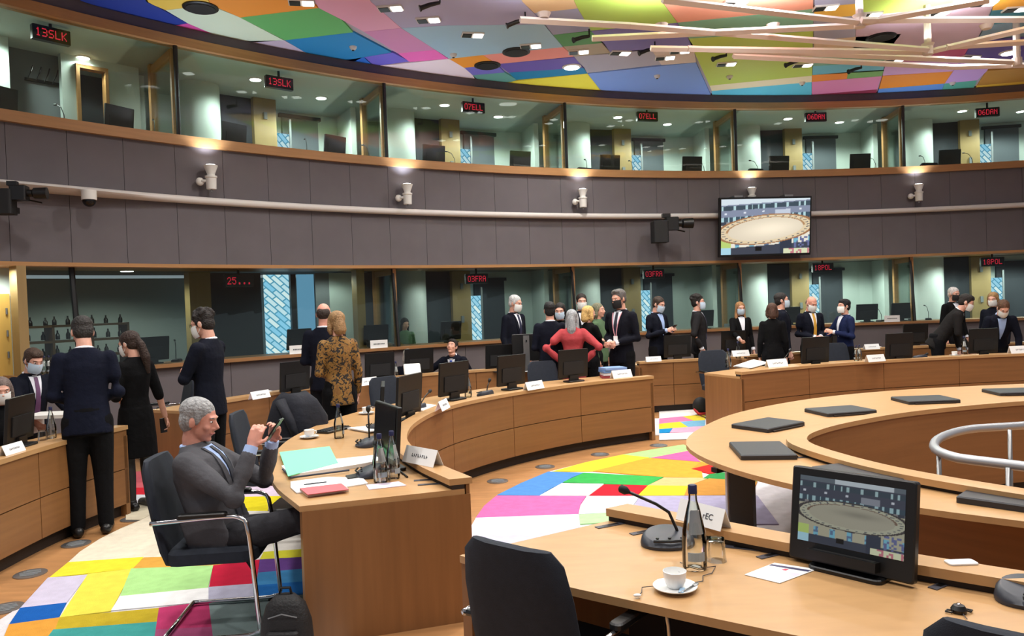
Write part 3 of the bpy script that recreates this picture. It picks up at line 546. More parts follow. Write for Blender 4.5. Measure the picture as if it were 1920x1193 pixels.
# ------------------------------------------------------------------ monitors
def monitor(name, label, w=.42, h=.33, group='flat black desk monitors', tilt=.12, cat='monitor'):
    """origin at the foot; screen faces local -y"""
    e = empty(name, label=label, cat=cat, group=group); M = Matrix.Translation((0, 0, .05)) @ Matrix.Rotation(-tilt, 4, 'X')
    MB().bbox((0, 0, 0), (w, h, .028), .008, M=M @ Matrix.Translation((0, 0, h / 2)) @ Matrix.Rotation(math.pi / 2, 4, 'X')).build('monitor_case', black, e)
    MB().box((0, -.0155, h / 2 + .01), (w - .04, .004, h - .05), M=M).build('screen', screen_off, e)
    MB().box((0, .017, h * .35), (w * .7, .012, h * .45), M=M).build('back_cover', black_soft, e)
    MB().box((0, .02, .04), (w * .3, .03, .08)).build('stand_neck', black, e); MB().bbox((0, .02, .008), (w * .55, .16, .016), .03).build('stand_foot', black, e)
    return e
bm = monitor('monitor', None, .44, .34, 'black monitors behind the upper booth windows')
k = 0
for x, y, w in [(-2, 200, 'cut by the left picture edge'), (222, 238, 'left of the first black mullion'), (438, 270, 'under the second red sign'), (627, 289, 'left of the second black mullion'), (813, 305, 'left of the third red sign'), (975, 314, 'left of the third black mullion'), (1143, 318, 'left of the fourth red sign'),
        (1297, 319, 'left of the fourth black mullion'), (1460, 317, 'right of the fourth black mullion'), (1612, 312, 'left of the fifth black mullion'), (1780, 306, 'right of the fifth black mullion')]:
    s = on_wall(x, y, .34)[0]; o = again(bm, k, WP(s, .34, H_SILL_UP - .02), Wrot(s) + math.pi + (.25 if k < 4 else 0), 'black booth monitor seen from behind, upper row, ' + w); k += 1
lm = monitor('monitor', None, .46, .34, 'black monitors behind the lower booth windows'); k = 0
for x, y, w in [(286, 674, 'beside the woman in black'), (560, 655, 'before the bright blue window'), (705, 650, 'at the wooden jamb'), (845, 640, 'left of the white-haired man'), (1625, 600, 'right of the man in navy blue jacket'), (1688, 597, 'beside the lower right mullion'), (1480, 606, 'behind the standing man in mask'), (1320, 612, 'behind the man in the dark suit')]:
    s = on_wall(x, y, .36)[0]; again(lm, k, WP(s, .36, H_LEDGE_LO), Wrot(s) + math.pi + .2 * (k % 2), 'black booth monitor seen from behind, lower row, ' + w); k += 1
# booth microphones on goosenecks
bmic = empty('booth_microphone', cat='microphone', group='gooseneck microphones on the booth desks')
MB().bbox((0, 0, .02), (.12, .16, .04), .02).build('microphone_base', black, bmic); MB().tube([(0, .03, .03), (0, .02, .16), (.02, -.03, .27), (.05, -.1, .31)], .006, 6).build('gooseneck', black, bmic); MB().tube([(.05, -.1, .31), (.07, -.14, .315)], .013, 8).build('microphone_head', black, bmic)
k = 0
for x, y, up, w in [(118, 218, 1, 'left of the first monitor'), (290, 246, 1, 'right of the first black mullion'), (575, 281, 1, 'right of the second red sign'), (690, 293, 1, 'left of the second black mullion'), (850, 305, 1, 'below the third red sign'), (1100, 316, 1, 'right of the third black mullion'), (1185, 318, 1, 'below the fourth red sign'), (1318, 318, 1, 'right of the white divider'), (1418, 316, 1, 'before the white column'),
        (1640, 311, 1, 'right of the fifth red sign'), (1733, 309, 1, 'right of the fifth black mullion'), (1820, 306, 1, 'below the sixth red sign'), (330, 668, 0, 'beside the left lower monitor'), (1650, 598, 0, 'right of the lower monitor'), (1740, 595, 0, 'in front of the lower white column'), (640, 652, 0, 'near the bald man'), (1440, 608, 0, 'behind the standing woman')]:
    s = on_wall(x, y, .4)[0]; again(bmic, k, WP(s, .38, H_SILL_UP - .01 if up else H_LEDGE_LO), Wrot(s) + math.pi + random.uniform(-.8, .8), 'gooseneck booth microphone in the %s row, ' % ('upper' if up else 'lower') + w); k += 1
# booth chairs showing above the sill
bch = empty('booth_chair', cat='chair', group='dark chair backs in the booths')
rws = []
for zz, w in ((0, .2), (.2, .24), (.33, .22), (.4, .16)): rws.append([(-w, -.03, zz), (w, -.03, zz), (w, .03, zz), (-w, .03, zz)])
MB().rows(rws).build('backrest', chair_blue, bch); MB().tube([(0, .04, -.5), (0, .05, .1)], .03, 8).build('back_bar', black, bch); MB().bbox((0, .3, -.42), (.46, .46, .08), .06).build('seat', chair_blue, bch)
for k, (x, y, up, w) in enumerate([(1062, 316, 1, 'at the third black mullion'), (1383, 318, 1, 'at the fourth black mullion'), (1705, 309, 1, 'at the fifth black mullion')]):
    s = on_wall(x, y, .7)[0]; again(bch, k, WP(s + .42, .75, H_SILL_UP - .22), Wrot(s) + .2, 'dark chair back in the upper booth ' + w)
# ------------------------------------------------------------------ things on the wall
ul = empty('wall_uplight', cat='wall lamp', group='white uplights on the grey wall')
MB().lathe([(.0, -.13), (.07, -.13), (.075, .03), (.085, .035), (.085, .06), (.06, .065), (.055, .09), (.10, .21), (.095, .21), (.05, .095), (0, .095)], n=20).build('lamp_body', white_paint, ul, True, 35)
MB().ell((-.13, .08, -.02), (.06, .05, .06)).build('wall_bracket', white_paint, ul, True); MB().tube([(-.13, .05, -.02), (0, 0, 0)], .022, 8).build('lamp_arm', white_paint, ul, True); MB().tube([(0, 0, -.13), (0, 0, -.17)], .012, 6).build('lamp_knob', steel, ul); MB().lathe([(0, .235), (.06, .226), (.09, .205), (.085, .195), (0, .19)], n=16).build('lamp_lens', lamp_on, ul)
for i, (x, y, w) in enumerate([(396, 338, 'leftmost, near the round camera'), (764, 369, 'second from left'), (1093, 376, 'left of the wall screen'), (1410, 372, 'behind the top of the wall screen'), (1723, 365, 'right of the wall screen')]):
    s, z = on_wall(x, y, -.17); again(ul, i, WP(s, -.17, z), Wrot(s), 'white wall uplight ' + w)
    l = bpy.data.lights.new('uplight_beam', 'SPOT'); l.energy = 85; l.spot_size = math.radians(122); l.spot_blend = .7; l.shadow_soft_size = .05; l.color = (.72, .82, 1)
    o = bpy.data.objects.new('uplight_beam', l); COL.objects.link(o); o.location = WP(s, -.2, z + .27); o.rotation_euler = (math.pi + .10, 0, Wrot(s))
dc = empty('dome_camera', label='white dome security camera with a dark lens under the tube', cat='camera'); s, z = on_wall(167, 372, -.3); dc.location = WP(s, -.3, z)
MB().lathe([(0, .1), (.09, .1), (.09, -.02), (0, -.02)], n=20).build('camera_housing', white_paint, dc, True, 30); MB().ell((0, 0, -.03), (.08, .08, .08)).build('camera_dome', screen_off, dc, True)
def pantilt(px, py, sc, w, rz):
    s, z = on_wall(px, py, -.5); e = empty('video_camera', WP(s, -.5, z), rz, label='black pan-tilt video camera ' + w, cat='camera', group='black video cameras on the wall'); e.scale = (sc, sc, sc)
    MB().bbox((.06, 0, .1), (.20, .2, .2), .02).build('camera_body', black, e); MB().bbox((-.13, 0, -.02), (.24, .26, .34), .03).build('camera_head', black_soft, e); MB().tube([(.14, 0, .1), (.22, 0, .1), (.24, 0, .1), (.40, 0, .1)], [.05, .05, .075, .08], 16).build('camera_lens', black, e, True, 40)
    MB().tube([(.05, .1, .04), (.3, .1, -.02)], .012, 6).build('cable', black, e); MB().box((-.1, .22, -.1), (.08, .26, .08)).build('wall_arm', black, e); MB().box((-.02, 0, .23), (.12, .1, .06)).build('camera_handle', black, e)
pantilt(28, 376, .85, 'at the left picture edge', .25); pantilt(1252, 432, 1.25, 'left of the wall screen', .05)
# ------------------------------------------------------------------ wall screen and its picture (flat print on the screen)
def paint(u, v, k):
    """k 0: bright wall screen, k 1: dimmer desk screen; u right, v up, both 0..1"""
    rnd = lambda a, b: (math.sin(int(a) * 12.9898 + int(b) * 78.233) * 43758.5453) % 1
    cx, cy = (.50, .45) if k == 0 else (.51, .47); rx, ry = (.52, .25) if k == 0 else (.50, .20); tl = .14 if k == 0 else .0
    dx = (u - cx) / rx; dy = (v - cy - tl * (u - .5)) / ry; r2 = dx * dx + dy * dy; w = v - tl * (u - .5) * .6
    if r2 < .66: c = (1.0, .88, .68) if k == 0 else (.42, .40, .31); f = .82 + .3 * math.exp(-((dx - .1) ** 2 + dy * dy) * 3) if k == 0 else 1.05 - .35 * math.exp(-((dx - .15) ** 2 * 6 + (dy - .25) ** 2 * 18)); c = [q * f for q in c]
    elif r2 < .74 and dy > .0: c = (.50, .27, .12) if k == 0 else (.20, .13, .09)
    elif r2 < 1.0:
        c = (.86, .70, .46) if k == 0 else (.50, .50, .38)
        if .80 < r2 < .92 and math.sin(math.atan2(dy, dx) * 34) > .62: c = (.08, .09, .12)
    elif r2 < 1.16 : c = (.40, .19, .08) if k == 0 else (.06, .05, .05)
    elif w > cy + .12:
        bar = math.sin(u * 95) + .6 * math.sin(u * 41 + 2)
        if w > .93: c = (.75, .85, .92) if k == 0 or .35 < u < .9 else (.16, .2, .24)
        elif .83 < w < .91: c = (.50, .72, .76) if bar > .7 else (.05, .08, .11)
        elif .63 < w < .71: c = (.48, .72, .78) if bar > .4 else (.05, .09, .13)
        elif .55 < w <= .63: c = (.05, .06, .09) if math.sin(u * 60) > -.3 else (.32, .30, .30)
        else: c = (.26, .30, .42) if k == 0 else (.07, .08, .12)
        if .76 < w < .79 and math.sin(u * 30) > .93: c = (.8, .85, .95)
        if .60 < u < .78 and .70 < w < .79: c = (.62, .68, .8) if k == 0 else (.35, .38, .45)
        if k == 1: c = [q * .8 for q in c]
    else:
        n = rnd(u * 46, v * 30); c = (.92, .88, .76) if k == 0 else (.48, .46, .34)
        edge = .13 + .10 * (u - .2) if k == 0 else .12
        if v < edge: c = (.05, .06, .09)
        elif math.sin(u * 38 + 1) > .55 and v < edge + .13: c = (.20, .52, .68) if n < .6 else (.12, .2, .34)
        if .66 < u < .80 and v < .30 - .5 * abs(u - .73): c = (.03, .04, .07)
        if u > .82 and v < .30 and n > .5: c = (.14, .16, .34)
        if u < .11 and v < .26: c = (.55, .72, .20) if v > .12 else (.45, .75, .9)
        if u > .70 and v < .09: c = (.78, .82, .55) if n < .7 else (.62, .2, .25)
        if .38 < u < .46 and .06 < v < .13: c = (.0, .0, .0)
    return c
def picture(name, w, h, k, st, parent, M):
    nx, ny = 150, 94; vs = [(-w / 2 + w * i / nx, 0, -h / 2 + h * j / ny) for j in range(ny + 1) for i in range(nx + 1)]
    fs = [(j * (nx + 1) + i, j * (nx + 1) + i + 1, (j + 1) * (nx + 1) + i + 1, (j + 1) * (nx + 1) + i) for j in range(ny) for i in range(nx)]
    me = bpy.data.meshes.new(name); me.from_pydata([tuple(M @ Vector(p)) for p in vs], [], fs); at_ = me.color_attributes.new('picture', 'FLOAT_COLOR', 'POINT')
    d = [];
    for j in range(ny + 1):
        for i in range(nx + 1): d += [*paint(i / nx, j / ny, k), 1]
    at_.data.foreach_set('color', d)
    m = bpy.data.materials.new(name); m.use_nodes = True; nt = m.node_tree; b = nt.nodes['Principled BSDF']; a = nt.nodes.new('ShaderNodeVertexColor'); a.layer_name = 'picture'
    b.inputs['Base Color'].default_value = (.01, .01, .01, 1); b.inputs['Roughness'].default_value = .2; nt.links.new(a.outputs[0], b.inputs['Emission Color']); b.inputs['Emission Strength'].default_value = st
    me.materials.append(m); return link(name, me, parent)
s, z = on_wall(1434, 425, -.35); pc = WP(s, -.35, z); scw = (pc.y / F)
tv = empty('wall_screen', pc, Wrot(s) - .02, label='large flat screen hung on the curved wall showing a view of the round table', cat='screen')
tw, th = 180 * scw, 110 * scw; MT = Matrix.Rotation(.10, 4, 'X')
MB().bbox((0, 0, 0), (tw, th, .08), .01, M=MT @ Matrix.Rotation(math.pi / 2, 4, 'X')).build('screen_case', black, tv)
picture('screen_picture', tw * .965, th * .93, 0, 1.15, tv, MT @ Matrix.Translation((0, -.044, .004)))
for q in (-.55, .55): MB().box((q * tw / 2, .18, th * .5 + .02), (.18, .36, .05)).build('screen_bracket', steel, tv)
# ------------------------------------------------------------------ desks
class Desk: pass
def ribbon(mb, D, t0, t1, w0, w1, z0, z1, mi=0):
    i0, i1 = int(round(t0 * (D.n - 1))), int(round(t1 * (D.n - 1))); rows = []
    for i in range(i0, i1 + 1):
        a, b = D.F[i], D.R[i]; L = np.linalg.norm(b - a); u = (b - a) / L
        q0 = a + u * (w0 if w0 <= 5 else L + (w0 - 10)); q1 = a + u * (w1 if w1 <= 5 else L + (w1 - 10))   # 10 stands for the rear edge
        rows.append([(q0[0], q0[1], z0), (q1[0], q1[1], z0), (q1[0], q1[1], z1), (q0[0], q0[1], z1)])
    return mb.rows(rows)
def desk(name, label, front, rear, npan, ends=(1, 1), ledge=True, n=None, group='curved wooden desks of the meeting room', top_z=.745, low=True, face_w=0.0):
    D = Desk(); D.n = n or npan * 8 + 1; D.F, D.R = spline2(front, rear, D.n)
    e = D.e = empty(name, (0, 0, 0), label=label, cat='desk', group=group)
    ribbon(MB(), D, 0, 1, .03, 10, top_z - .03, top_z).build('desktop', wood_t, e)
    if ledge:
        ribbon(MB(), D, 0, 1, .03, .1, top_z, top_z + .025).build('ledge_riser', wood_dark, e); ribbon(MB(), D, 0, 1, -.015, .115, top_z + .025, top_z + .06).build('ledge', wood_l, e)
    top = top_z + (.024 if ledge else 0); m = .42
    for k in range(npan):
        t0, t1 = k / npan, (k + 1) / npan
        for z0, z1 in ((m + .004, top), (.11, m - .004)):
            mb = MB(); i0, i1 = int(round(t0 * (D.n - 1))), int(round(t1 * (D.n - 1))); rows = []
            for i in range(i0, i1 + 1):
                a, b = D.F[i].copy(), D.R[i]; u = (b - a) / np.linalg.norm(b - a); tg = D.F[min(i + 1, D.n - 1)] - D.F[max(i - 1, 0)]; tg = tg / np.linalg.norm(tg)
                a = a + tg * (.004 if i == i0 else -.004 if i == i1 else 0)
                rows.append([tuple(a) + (z0,), tuple(a + u * .02) + (z0,), tuple(a + u * .02) + (z1,), tuple(a) + (z1,)])
            mb.rows(rows).build('front_panel', wood_p, e)
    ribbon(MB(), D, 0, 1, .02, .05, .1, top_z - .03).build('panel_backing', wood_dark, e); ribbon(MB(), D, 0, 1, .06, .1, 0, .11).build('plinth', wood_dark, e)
    for k, i in ((0, 0), (1, D.n - 1)):
        if not ends[k]: continue
        a, b = D.F[i], D.R[i]; tg = D.F[1] - D.F[0] if i == 0 else D.F[-1] - D.F[-2]; tg = tg / np.linalg.norm(tg) * (1 if i == 0 else -1) * .045; u = (b - a) / np.linalg.norm(b - a)
        o = -tg * .1
        MB().prism([tuple(a + o), tuple(b + o - u * .01), tuple(b - u * .01 + tg), tuple(a + tg)], .0, top_z - .03).build('end_panel', wood_e, e)
    return D
def seat_dir(D, x, y):
    i = int(np.argmin([np.hypot(p[0] - x, p[1] - y) for p in (D.F + D.R) / 2])); v = D.R[i] - D.F[i]; return v / np.linalg.norm(v)
D1 = desk('curved_desk', 'curved wooden desk with a broad end panel, right of the seated man in grey', [(-.27, 4.28), (-.52, 4.75), (-.78, 5.45), (-.86, 6.06), (-.83, 6.6), (-.72, 7.15), (-.5, 7.65), (-.1, 8.2), (.4, 8.7), (1.0, 9.15), (1.73, 9.55)],
          [(-1.15, 4.01), (-1.45, 4.55), (-1.68, 5.2), (-1.81, 5.95), (-1.8, 6.6), (-1.68, 7.3), (-1.4, 8.0), (-.9, 8.75), (-.3, 9.4), (.45, 9.95), (1.3, 10.4)], 6)
D2 = desk('curved_desk', 'curved wooden desk at right behind the round inner table, with three black monitors', [(2.85, 9.62), (3.5, 9.98), (4.2, 10.27), (5.0, 10.5), (6.0, 10.68), (7.2, 10.8), (8.6, 10.8)],
          [(2.55, 10.28), (3.2, 10.75), (3.9, 11.08), (4.7, 11.35), (5.8, 11.55), (7.1, 11.68), (8.6, 11.7)], 5, (1, 0))
DN = desk('curved_desk', 'nearest wooden desk at lower right with cup, bottle and lit monitor', [(.50, 3.60), (.79, 3.34), (1.09, 3.05), (1.43, 2.77), (1.76, 2.51), (2.26, 2.15), (2.86, 1.79)],
          [(-.25, 3.13), (.08, 2.81), (.36, 2.60), (.70, 2.36), (1.05, 2.13), (1.55, 1.83), (2.1, 1.5)], 3, (1, 0))
BL = desk('curved_desk', 'back-row wooden desk at the left picture edge, beside the man in navy', [(-3.4, 3.6), (-3.58, 4.7), (-3.63, 5.6), (-3.60, 6.25), (-3.48, 6.85)], [(-4.05, 3.5), (-4.24, 4.65), (-4.28, 5.6), (-4.24, 6.35), (-4.1, 7.0)], 3, (0, 1))
B2 = desk('curved_desk', 'back-row wooden desk behind the woman in the leopard-print jacket', [(-3.45, 8.15), (-3.05, 8.95), (-2.6, 9.7), (-2.05, 10.4), (-1.3, 11.0), (-.4, 11.4), (.5, 11.62)], [(-4.0, 8.4), (-3.6, 9.25), (-3.1, 10.05), (-2.5, 10.85), (-1.65, 11.5), (-.65, 11.98), (.35, 12.22)], 5)
B3 = desk('curved_desk', 'short back-row wooden desk in front of the man reading his phone', [(1.92, 11.75), (2.45, 11.86), (3.02, 11.95)], [(1.80, 12.35), (2.34, 12.46), (2.92, 12.55)], 2)
B4 = desk('curved_desk', 'back-row wooden desk at right behind the blue-grey chair', [(3.75, 12.3), (5.0, 12.65), (6.5, 12.9), (8.8, 13.0)], [(3.6, 12.9), (4.85, 13.25), (6.4, 13.5), (8.8, 13.6)], 4)
# the round inner table: open under its top, ledge and panels on the inner side
IO, II = spline2([(2.95, 2.72), (2.55, 3.02), (2.19, 3.31), (1.85, 3.6), (1.52, 4.02), (1.28, 4.5), (1.17, 5.02), (1.22, 5.5), (1.5, 6.08), (2.0, 6.75), (2.85, 7.4), (3.7, 7.75), (4.5, 7.9), (5.6, 7.95), (7.5, 7.85)],
                 [(3.06, 2.92), (2.72, 3.26), (2.45, 3.58), (2.22, 3.9), (2.05, 4.22), (1.94, 4.58), (1.89, 4.92), (1.95, 5.16), (2.12, 5.39), (2.45, 5.67), (3.05, 6.03), (3.7, 6.27), (4.4, 6.43), (5.4, 6.5), (7.3, 6.45)], 73)
DI = Desk(); DI.n = 73; DI.F = II; DI.R = IO
it = empty('round_table', (0, 0, 0), label='large round inner wooden table with closed black monitor flaps', cat='table')
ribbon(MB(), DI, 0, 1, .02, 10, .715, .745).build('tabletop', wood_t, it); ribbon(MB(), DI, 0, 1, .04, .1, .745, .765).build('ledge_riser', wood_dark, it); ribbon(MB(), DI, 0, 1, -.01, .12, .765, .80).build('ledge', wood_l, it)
for k in range(9):
    ribbon(MB(), DI, k / 9 + .0001, (k + 1) / 9, .0, .02, .12, .765).build('inner_panel', wood_p, it)
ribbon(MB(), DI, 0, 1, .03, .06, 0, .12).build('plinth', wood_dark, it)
for i in (3, 24, 40, 52, 66):
    a, b = II[i], IO[i]; u = (b - a) / np.linalg.norm(b - a); p = b - u * .30; ang = hd(u)
    MB().bbox((p[0], p[1], .36), (.08, .05, .71), .01, M=None).build('leg_post', steel, it); q = b - u * .38
    MB().box((q[0], q[1], .36), (.16, .09, .71), ang).build('leg_core', black, it); MB().lathe([(0, 0), (.24, 0), (.24, .015), (.03, .03), (0, .03)], c=(q[0], q[1], 0), n=24).build('leg_foot', black, it, True, 30)
for x, y in [(1345, 880), (1800, 961)]:
    p = at(x, y, z=.712); MB().box((p.x + .03, p.y + .05, .70), (.1, .05, .03), .5).build('cable_box', black, it)
fl_ = empty('monitor_flap', cat='monitor flap', group='closed black monitor flaps on the round table')
MB().bbox((0, 0, .016), (.46, .34, .032), .012).build('flap_lid', mat('flap_black', (34, 35, 40), .5), fl_); MB().box((0, .17, .006), (.36, .03, .012)).build('flap_hinge', wood_dark, fl_)
for i, (x, y, w) in enumerate([(1428, 845, 'nearest the rounded left end'), (1440, 797, 'second from the rounded left end'), (1575, 771, 'behind the handrail tip'), (1734, 750, 'on the far side'), (1905, 735, 'on the far side by the right edge'), (1620, 890, 'behind the lit monitor'), (1915, 938, 'at the right edge on the near side')]):
    p = at(x, y, z=.76); v = seat_dir(DI, p.x, p.y); again(fl_, i, (p.x, p.y, .746), hd(v) + math.pi / 2, 'closed black monitor flap ' + w)
# handrail inside the ring
hr = empty('handrail', (0, 0, 0), label='grey tubular handrail on thin posts inside the round table', cat='handrail')
rp = [at(x, y, z=.86) for x, y in [(2500, 800), (2200, 778), (2040, 787), (1920, 798), (1820, 805), (1770, 818), (1752, 832), (1757, 845), (1790, 858), (1830, 864), (1920, 875), (2040, 890), (2200, 898), (2450, 880), (2550, 830)]]
rs = spline([tuple(p)[:2] for p in rp], 70); MB().tube([(p[0], p[1], .86) for p in rs], .026, 10).build('rail', railgrey, hr, True)
for x, y in [(1760, 846), (1893, 803), (1890, 873)]: p = at(x, y, z=.86); MB().tube([(p.x, p.y, 0), (p.x, p.y, .85)], .013, 8).build('post', steel, hr, True)
# ------------------------------------------------------------------ desk things
dm = monitor('monitor', None, .46, .36, 'black monitors on the curved desks', .08); k = 0
def putmon(x, y, D, lab, z=.745, dz=0, drot=0):
    global k
    p = at(x, y, z=z); v = seat_dir(D, p.x, p.y); again(dm, k, (p.x, p.y, z + .005), hd(v) + math.pi / 2 + drot, lab); k += 1
for x, y, D, w, dr_ in [(724, 880, D1, 'seen edge-on behind two glass bottles', 0.25), (715, 815, D1, 'standing dark behind the edge-on monitor', .1), (766, 788, D1, 'left of the first white name plate on the curved desk', -.25), (850, 750, D1, 'between the first two name plates of the curved desk', -.1), (958, 731, D1, 'left of the middle name plate of the curved desk', 0), (1074, 716, D1, 'in front of the woman in the coral jacket', 0),
        (1528, 688, D2, 'leftmost on the right-hand curved desk', 0), (1685, 680, D2, 'middle one on the right-hand curved desk', 0), (1843, 669, D2, 'under the hand of the bending man', 0), (553, 741, B2, 'on the back row left of the leopard-print jacket', 0), (712, 718, B2, 'on the back row right of the leopard-print jacket', 0),
        (786, 706, B2, 'on the back row before the grey-haired head', 0), (938, 698, B2, 'on the back row left of the raised screen', 0), (1270, 676, B3, 'on the short back-row desk', 0), (1716, 652, B4, 'on the back row behind the bent man in grey', 0), (1575, 657, B4, 'on the back row before the man in navy blue', 0), (1375, 665, B4, 'on the back row before the long-haired woman', 0), (36, 838, BL, 'on the left back-row desk beside the seated person', .3)]:
    putmon(x, y, D, 'black flat monitor ' + w, drot=dr_)
rm = empty('raised_screen', label='raised black screen on a grey column seen from behind', cat='monitor', rz=.1); p = at(988, 697, z=.745); rm.location = (p.x, p.y, .745)
MB().bbox((0, 0, .36), (.42, .04, .40), .008).build('screen_case', black, rm); MB().box((0, -.035, .27), (.09, .04, .54)).build('stand_column', steel, rm); MB().bbox((0, 0, .008), (.26, .2, .016), .03).build('stand_foot', steel, rm); MB().box((0, -.06, .46), (.02, .01, .03)).build('stand_hole', black, rm)
# lit monitor on the nearest desk
p = at(1588, 1078, z=.745); v = seat_dir(DN, p.x, p.y); px_m = F / p.y
nm = empty('lit_monitor', (p.x, p.y, .746), hd(v) + math.pi / 2 + .23, label='black desk monitor with lit picture of the round table on nearest desk', cat='monitor')
w_, h_ = 236 / px_m * 1.0, 178 / px_m * 1.02; MT = Matrix.Translation((0, .02, .012)) @ Matrix.Rotation(-.16, 4, 'X') @ Matrix.Translation((0, 0, h_ / 2))
MB().bbox((0, 0, 0), (w_, h_, .034), .01, M=MT @ Matrix.Rotation(math.pi / 2, 4, 'X')).build('monitor_case', black, nm)
picture('screen_picture', w_ * .85, h_ * .70, 1, .62, nm, MT @ Matrix.Translation((0, -.0185, h_ * .06)))
MB().box((-.01, -.035, -h_ * .40), (w_ * .55, .05, h_ * .10), M=MT).build('speaker_bar', black, nm); MB().box((-.01, -.03, -h_ * .36), (w_ * .5, .03, .008), M=MT).build('speaker_slot', black_soft, nm); MB().bbox((0, .06, .008), (w_ * .6, .2, .016), .03).build('stand_foot', black, nm)
# gooseneck table microphones
def table_mic(label):
    e = empty('table_microphone', label=label, cat='microphone', group='black gooseneck microphones on the desks')
    R = [[(.11 * math.cos(a) * s_, .085 * math.sin(a) * s_ + .0, z_ + .02 * math.sin(a) * (z_ > .02)) for a in [2 * math.pi * q / 28 for q in range(28)]] for s_, z_ in ((1, 0), (1.02, .012), (.97, .03), (.86, .044), (.80, .046))]
    MB().rows(R).build('microphone_base', mat('mic_grey', (44, 48, 58), .45), e, True, 40); MB().tube([(-.07 + .0, -.065, .036), (0, -.08, .037), (.07, -.065, .036)], .006, 6).build('button_strip', black, e)
    for q in (-.05, 0, .05): MB().lathe([(0, 0), (.007, 0), (.006, .006), (0, .006)], c=(q, -.045, .038), n=10).build('button', black, e)
    return e
def neck(e, pts, r=.0065): MB().tube(pts, r, 8).build('gooseneck', black, e, True); a, b = Vector(pts[-2]), Vector(pts[-1]); d = (b - a).normalized(); MB().tube([b - d * .005, b + d * .012, b + d * .035, b + d * .042], [.008, .018, .017, .008], 10).build('microphone_head', black_soft, e, True)
p = at(1252, 1022, z=.745); v = seat_dir(DN, p.x, p.y); e = table_mic('black gooseneck microphone with round base beside the bottle on nearest desk'); e.location = (p.x, p.y, .746); e.rotation_euler = (0, 0, 0)
s_ = p.y / F; neck(e, [(22 * s_, .02, .03), (20 * s_, .02, .055), (5 * s_, .01, 60 * s_), (-20 * s_, 0, 78 * s_), (-72 * s_, -.01, 104 * s_)])
p = at(1935, 1128, z=.745); e = table_mic('black microphone base cut by the right picture edge'); e.location = (p.x, p.y, .746); neck(e, [(.04, .02, .03), (.06, .03, .1), (.14, .05, .2), (.25, .05, .24)])
for i, (x, y, pts, w) in enumerate([(688, 836, [(-.02, .02, .03), (-.05, .02, .12), (-.03, .02, .25)], 'left of the edge-on monitor'), (692, 892, [(0, .02, .03), (-.14, .04, .10), (-.24, .05, .14)], 'behind the two glass bottles'), (705, 805, [(0, .02, .03), (-.02, .02, .1), (-.05, .02, .17)], 'behind the dark monitor'), (783, 768, [(0, .02, .03), (-.10, .04, .12), (-.2, .04, .15)], 'beside the second monitor of the curved desk'), (910, 742, [(0, .02, .03), (-.02, .02, .1), (-.05, .02, .15)], 'left of the third monitor of the curved desk'), (1462, 690, [(0, .02, .03), (-.06, .02, .12), (-.16, .02, .22)], 'on the right-hand desk by the name plate'), (1725, 673, [(0, 0, .03), (-.05, 0, .05), (-.1, 0, .06)], 'right of the middle monitor at right')]):
    p = at(x, y, z=.745); D = D2 if x > 1300 else D1; v = seat_dir(D, p.x, p.y); e = table_mic('black gooseneck microphone ' + w); e.location = (p.x, p.y, .746); e.rotation_euler = (0, 0, hd(v) + math.pi / 2); neck(e, pts)
# name plates: folded white card tents with illegible lettering
def plate(x, y, D, label, z=.806, sc=1.0, text=None, rot=0, w=.27, h=.085, marks=True):
    p = at(x, y, z=z); v = seat_dir(D, p.x, p.y); e = empty('name_plate', (p.x, p.y, z), hd(v) + math.pi / 2 + rot, label=label, cat='name plate', group='folded white name plates'); w *= sc; h *= sc
    b = h * .42
    for s_ in (-1, 1):
        MB().add([(-w / 2, s_ * b, 0), (w / 2, s_ * b, 0), (w / 2, 0, h), (-w / 2, 0, h), (-w / 2, s_ * b - s_ * .003, 0), (w / 2, s_ * b - s_ * .003, 0), (w / 2, 0, h - .006), (-w / 2, 0, h - .006)], [(0, 1, 2, 3), (4, 7, 6, 5), (0, 4, 5, 1), (1, 5, 6, 2), (2, 6, 7, 3), (3, 7, 4, 0)]).build('card_face', paper, e)
    ang = math.atan2(b, h)
    for s_ in (-1, 1):
        M = Matrix.Rotation(0 if s_ < 0 else math.pi, 4, 'Z') @ Matrix.Translation((0, -b * .5 - .002, h * .5)) @ Matrix.Rotation(math.pi / 2 - ang, 4, 'X')
        if text and s_ < 0:
            cu = bpy.data.curves.new('lettering', 'FONT'); cu.body = text; cu.size = .035 * sc; cu.align_x = 'CENTER'; cu.align_y = 'CENTER'; cu.extrude = .0004
            t_ = bpy.data.objects.new('t', cu); me = bpy.data.meshes.new_from_object(t_); me.transform(M @ Matrix.Translation((.045, 0, 0))); me.materials.append(ink); bpy.data.objects.remove(t_); link('lettering', me, e)
        elif marks:
            mb = MB(); n = 8
            for q in range(n):
                xx = (q - n / 2 + .5) * w * .065; mb.box((xx, 0, .0006), (w * .012, h * .2, .001), M=M); mb.box((xx + w * .016, (q % 3 - 1) * h * .06, .0006), (w * .03, h * .045, .001), M=M)
            mb.build('lettering', ink, e)
    return e
plate(1318, 982, DN, 'white folded name plate with short dark letters behind the water bottle', .806, 1.0, 'rEC', w=.245, h=.085)
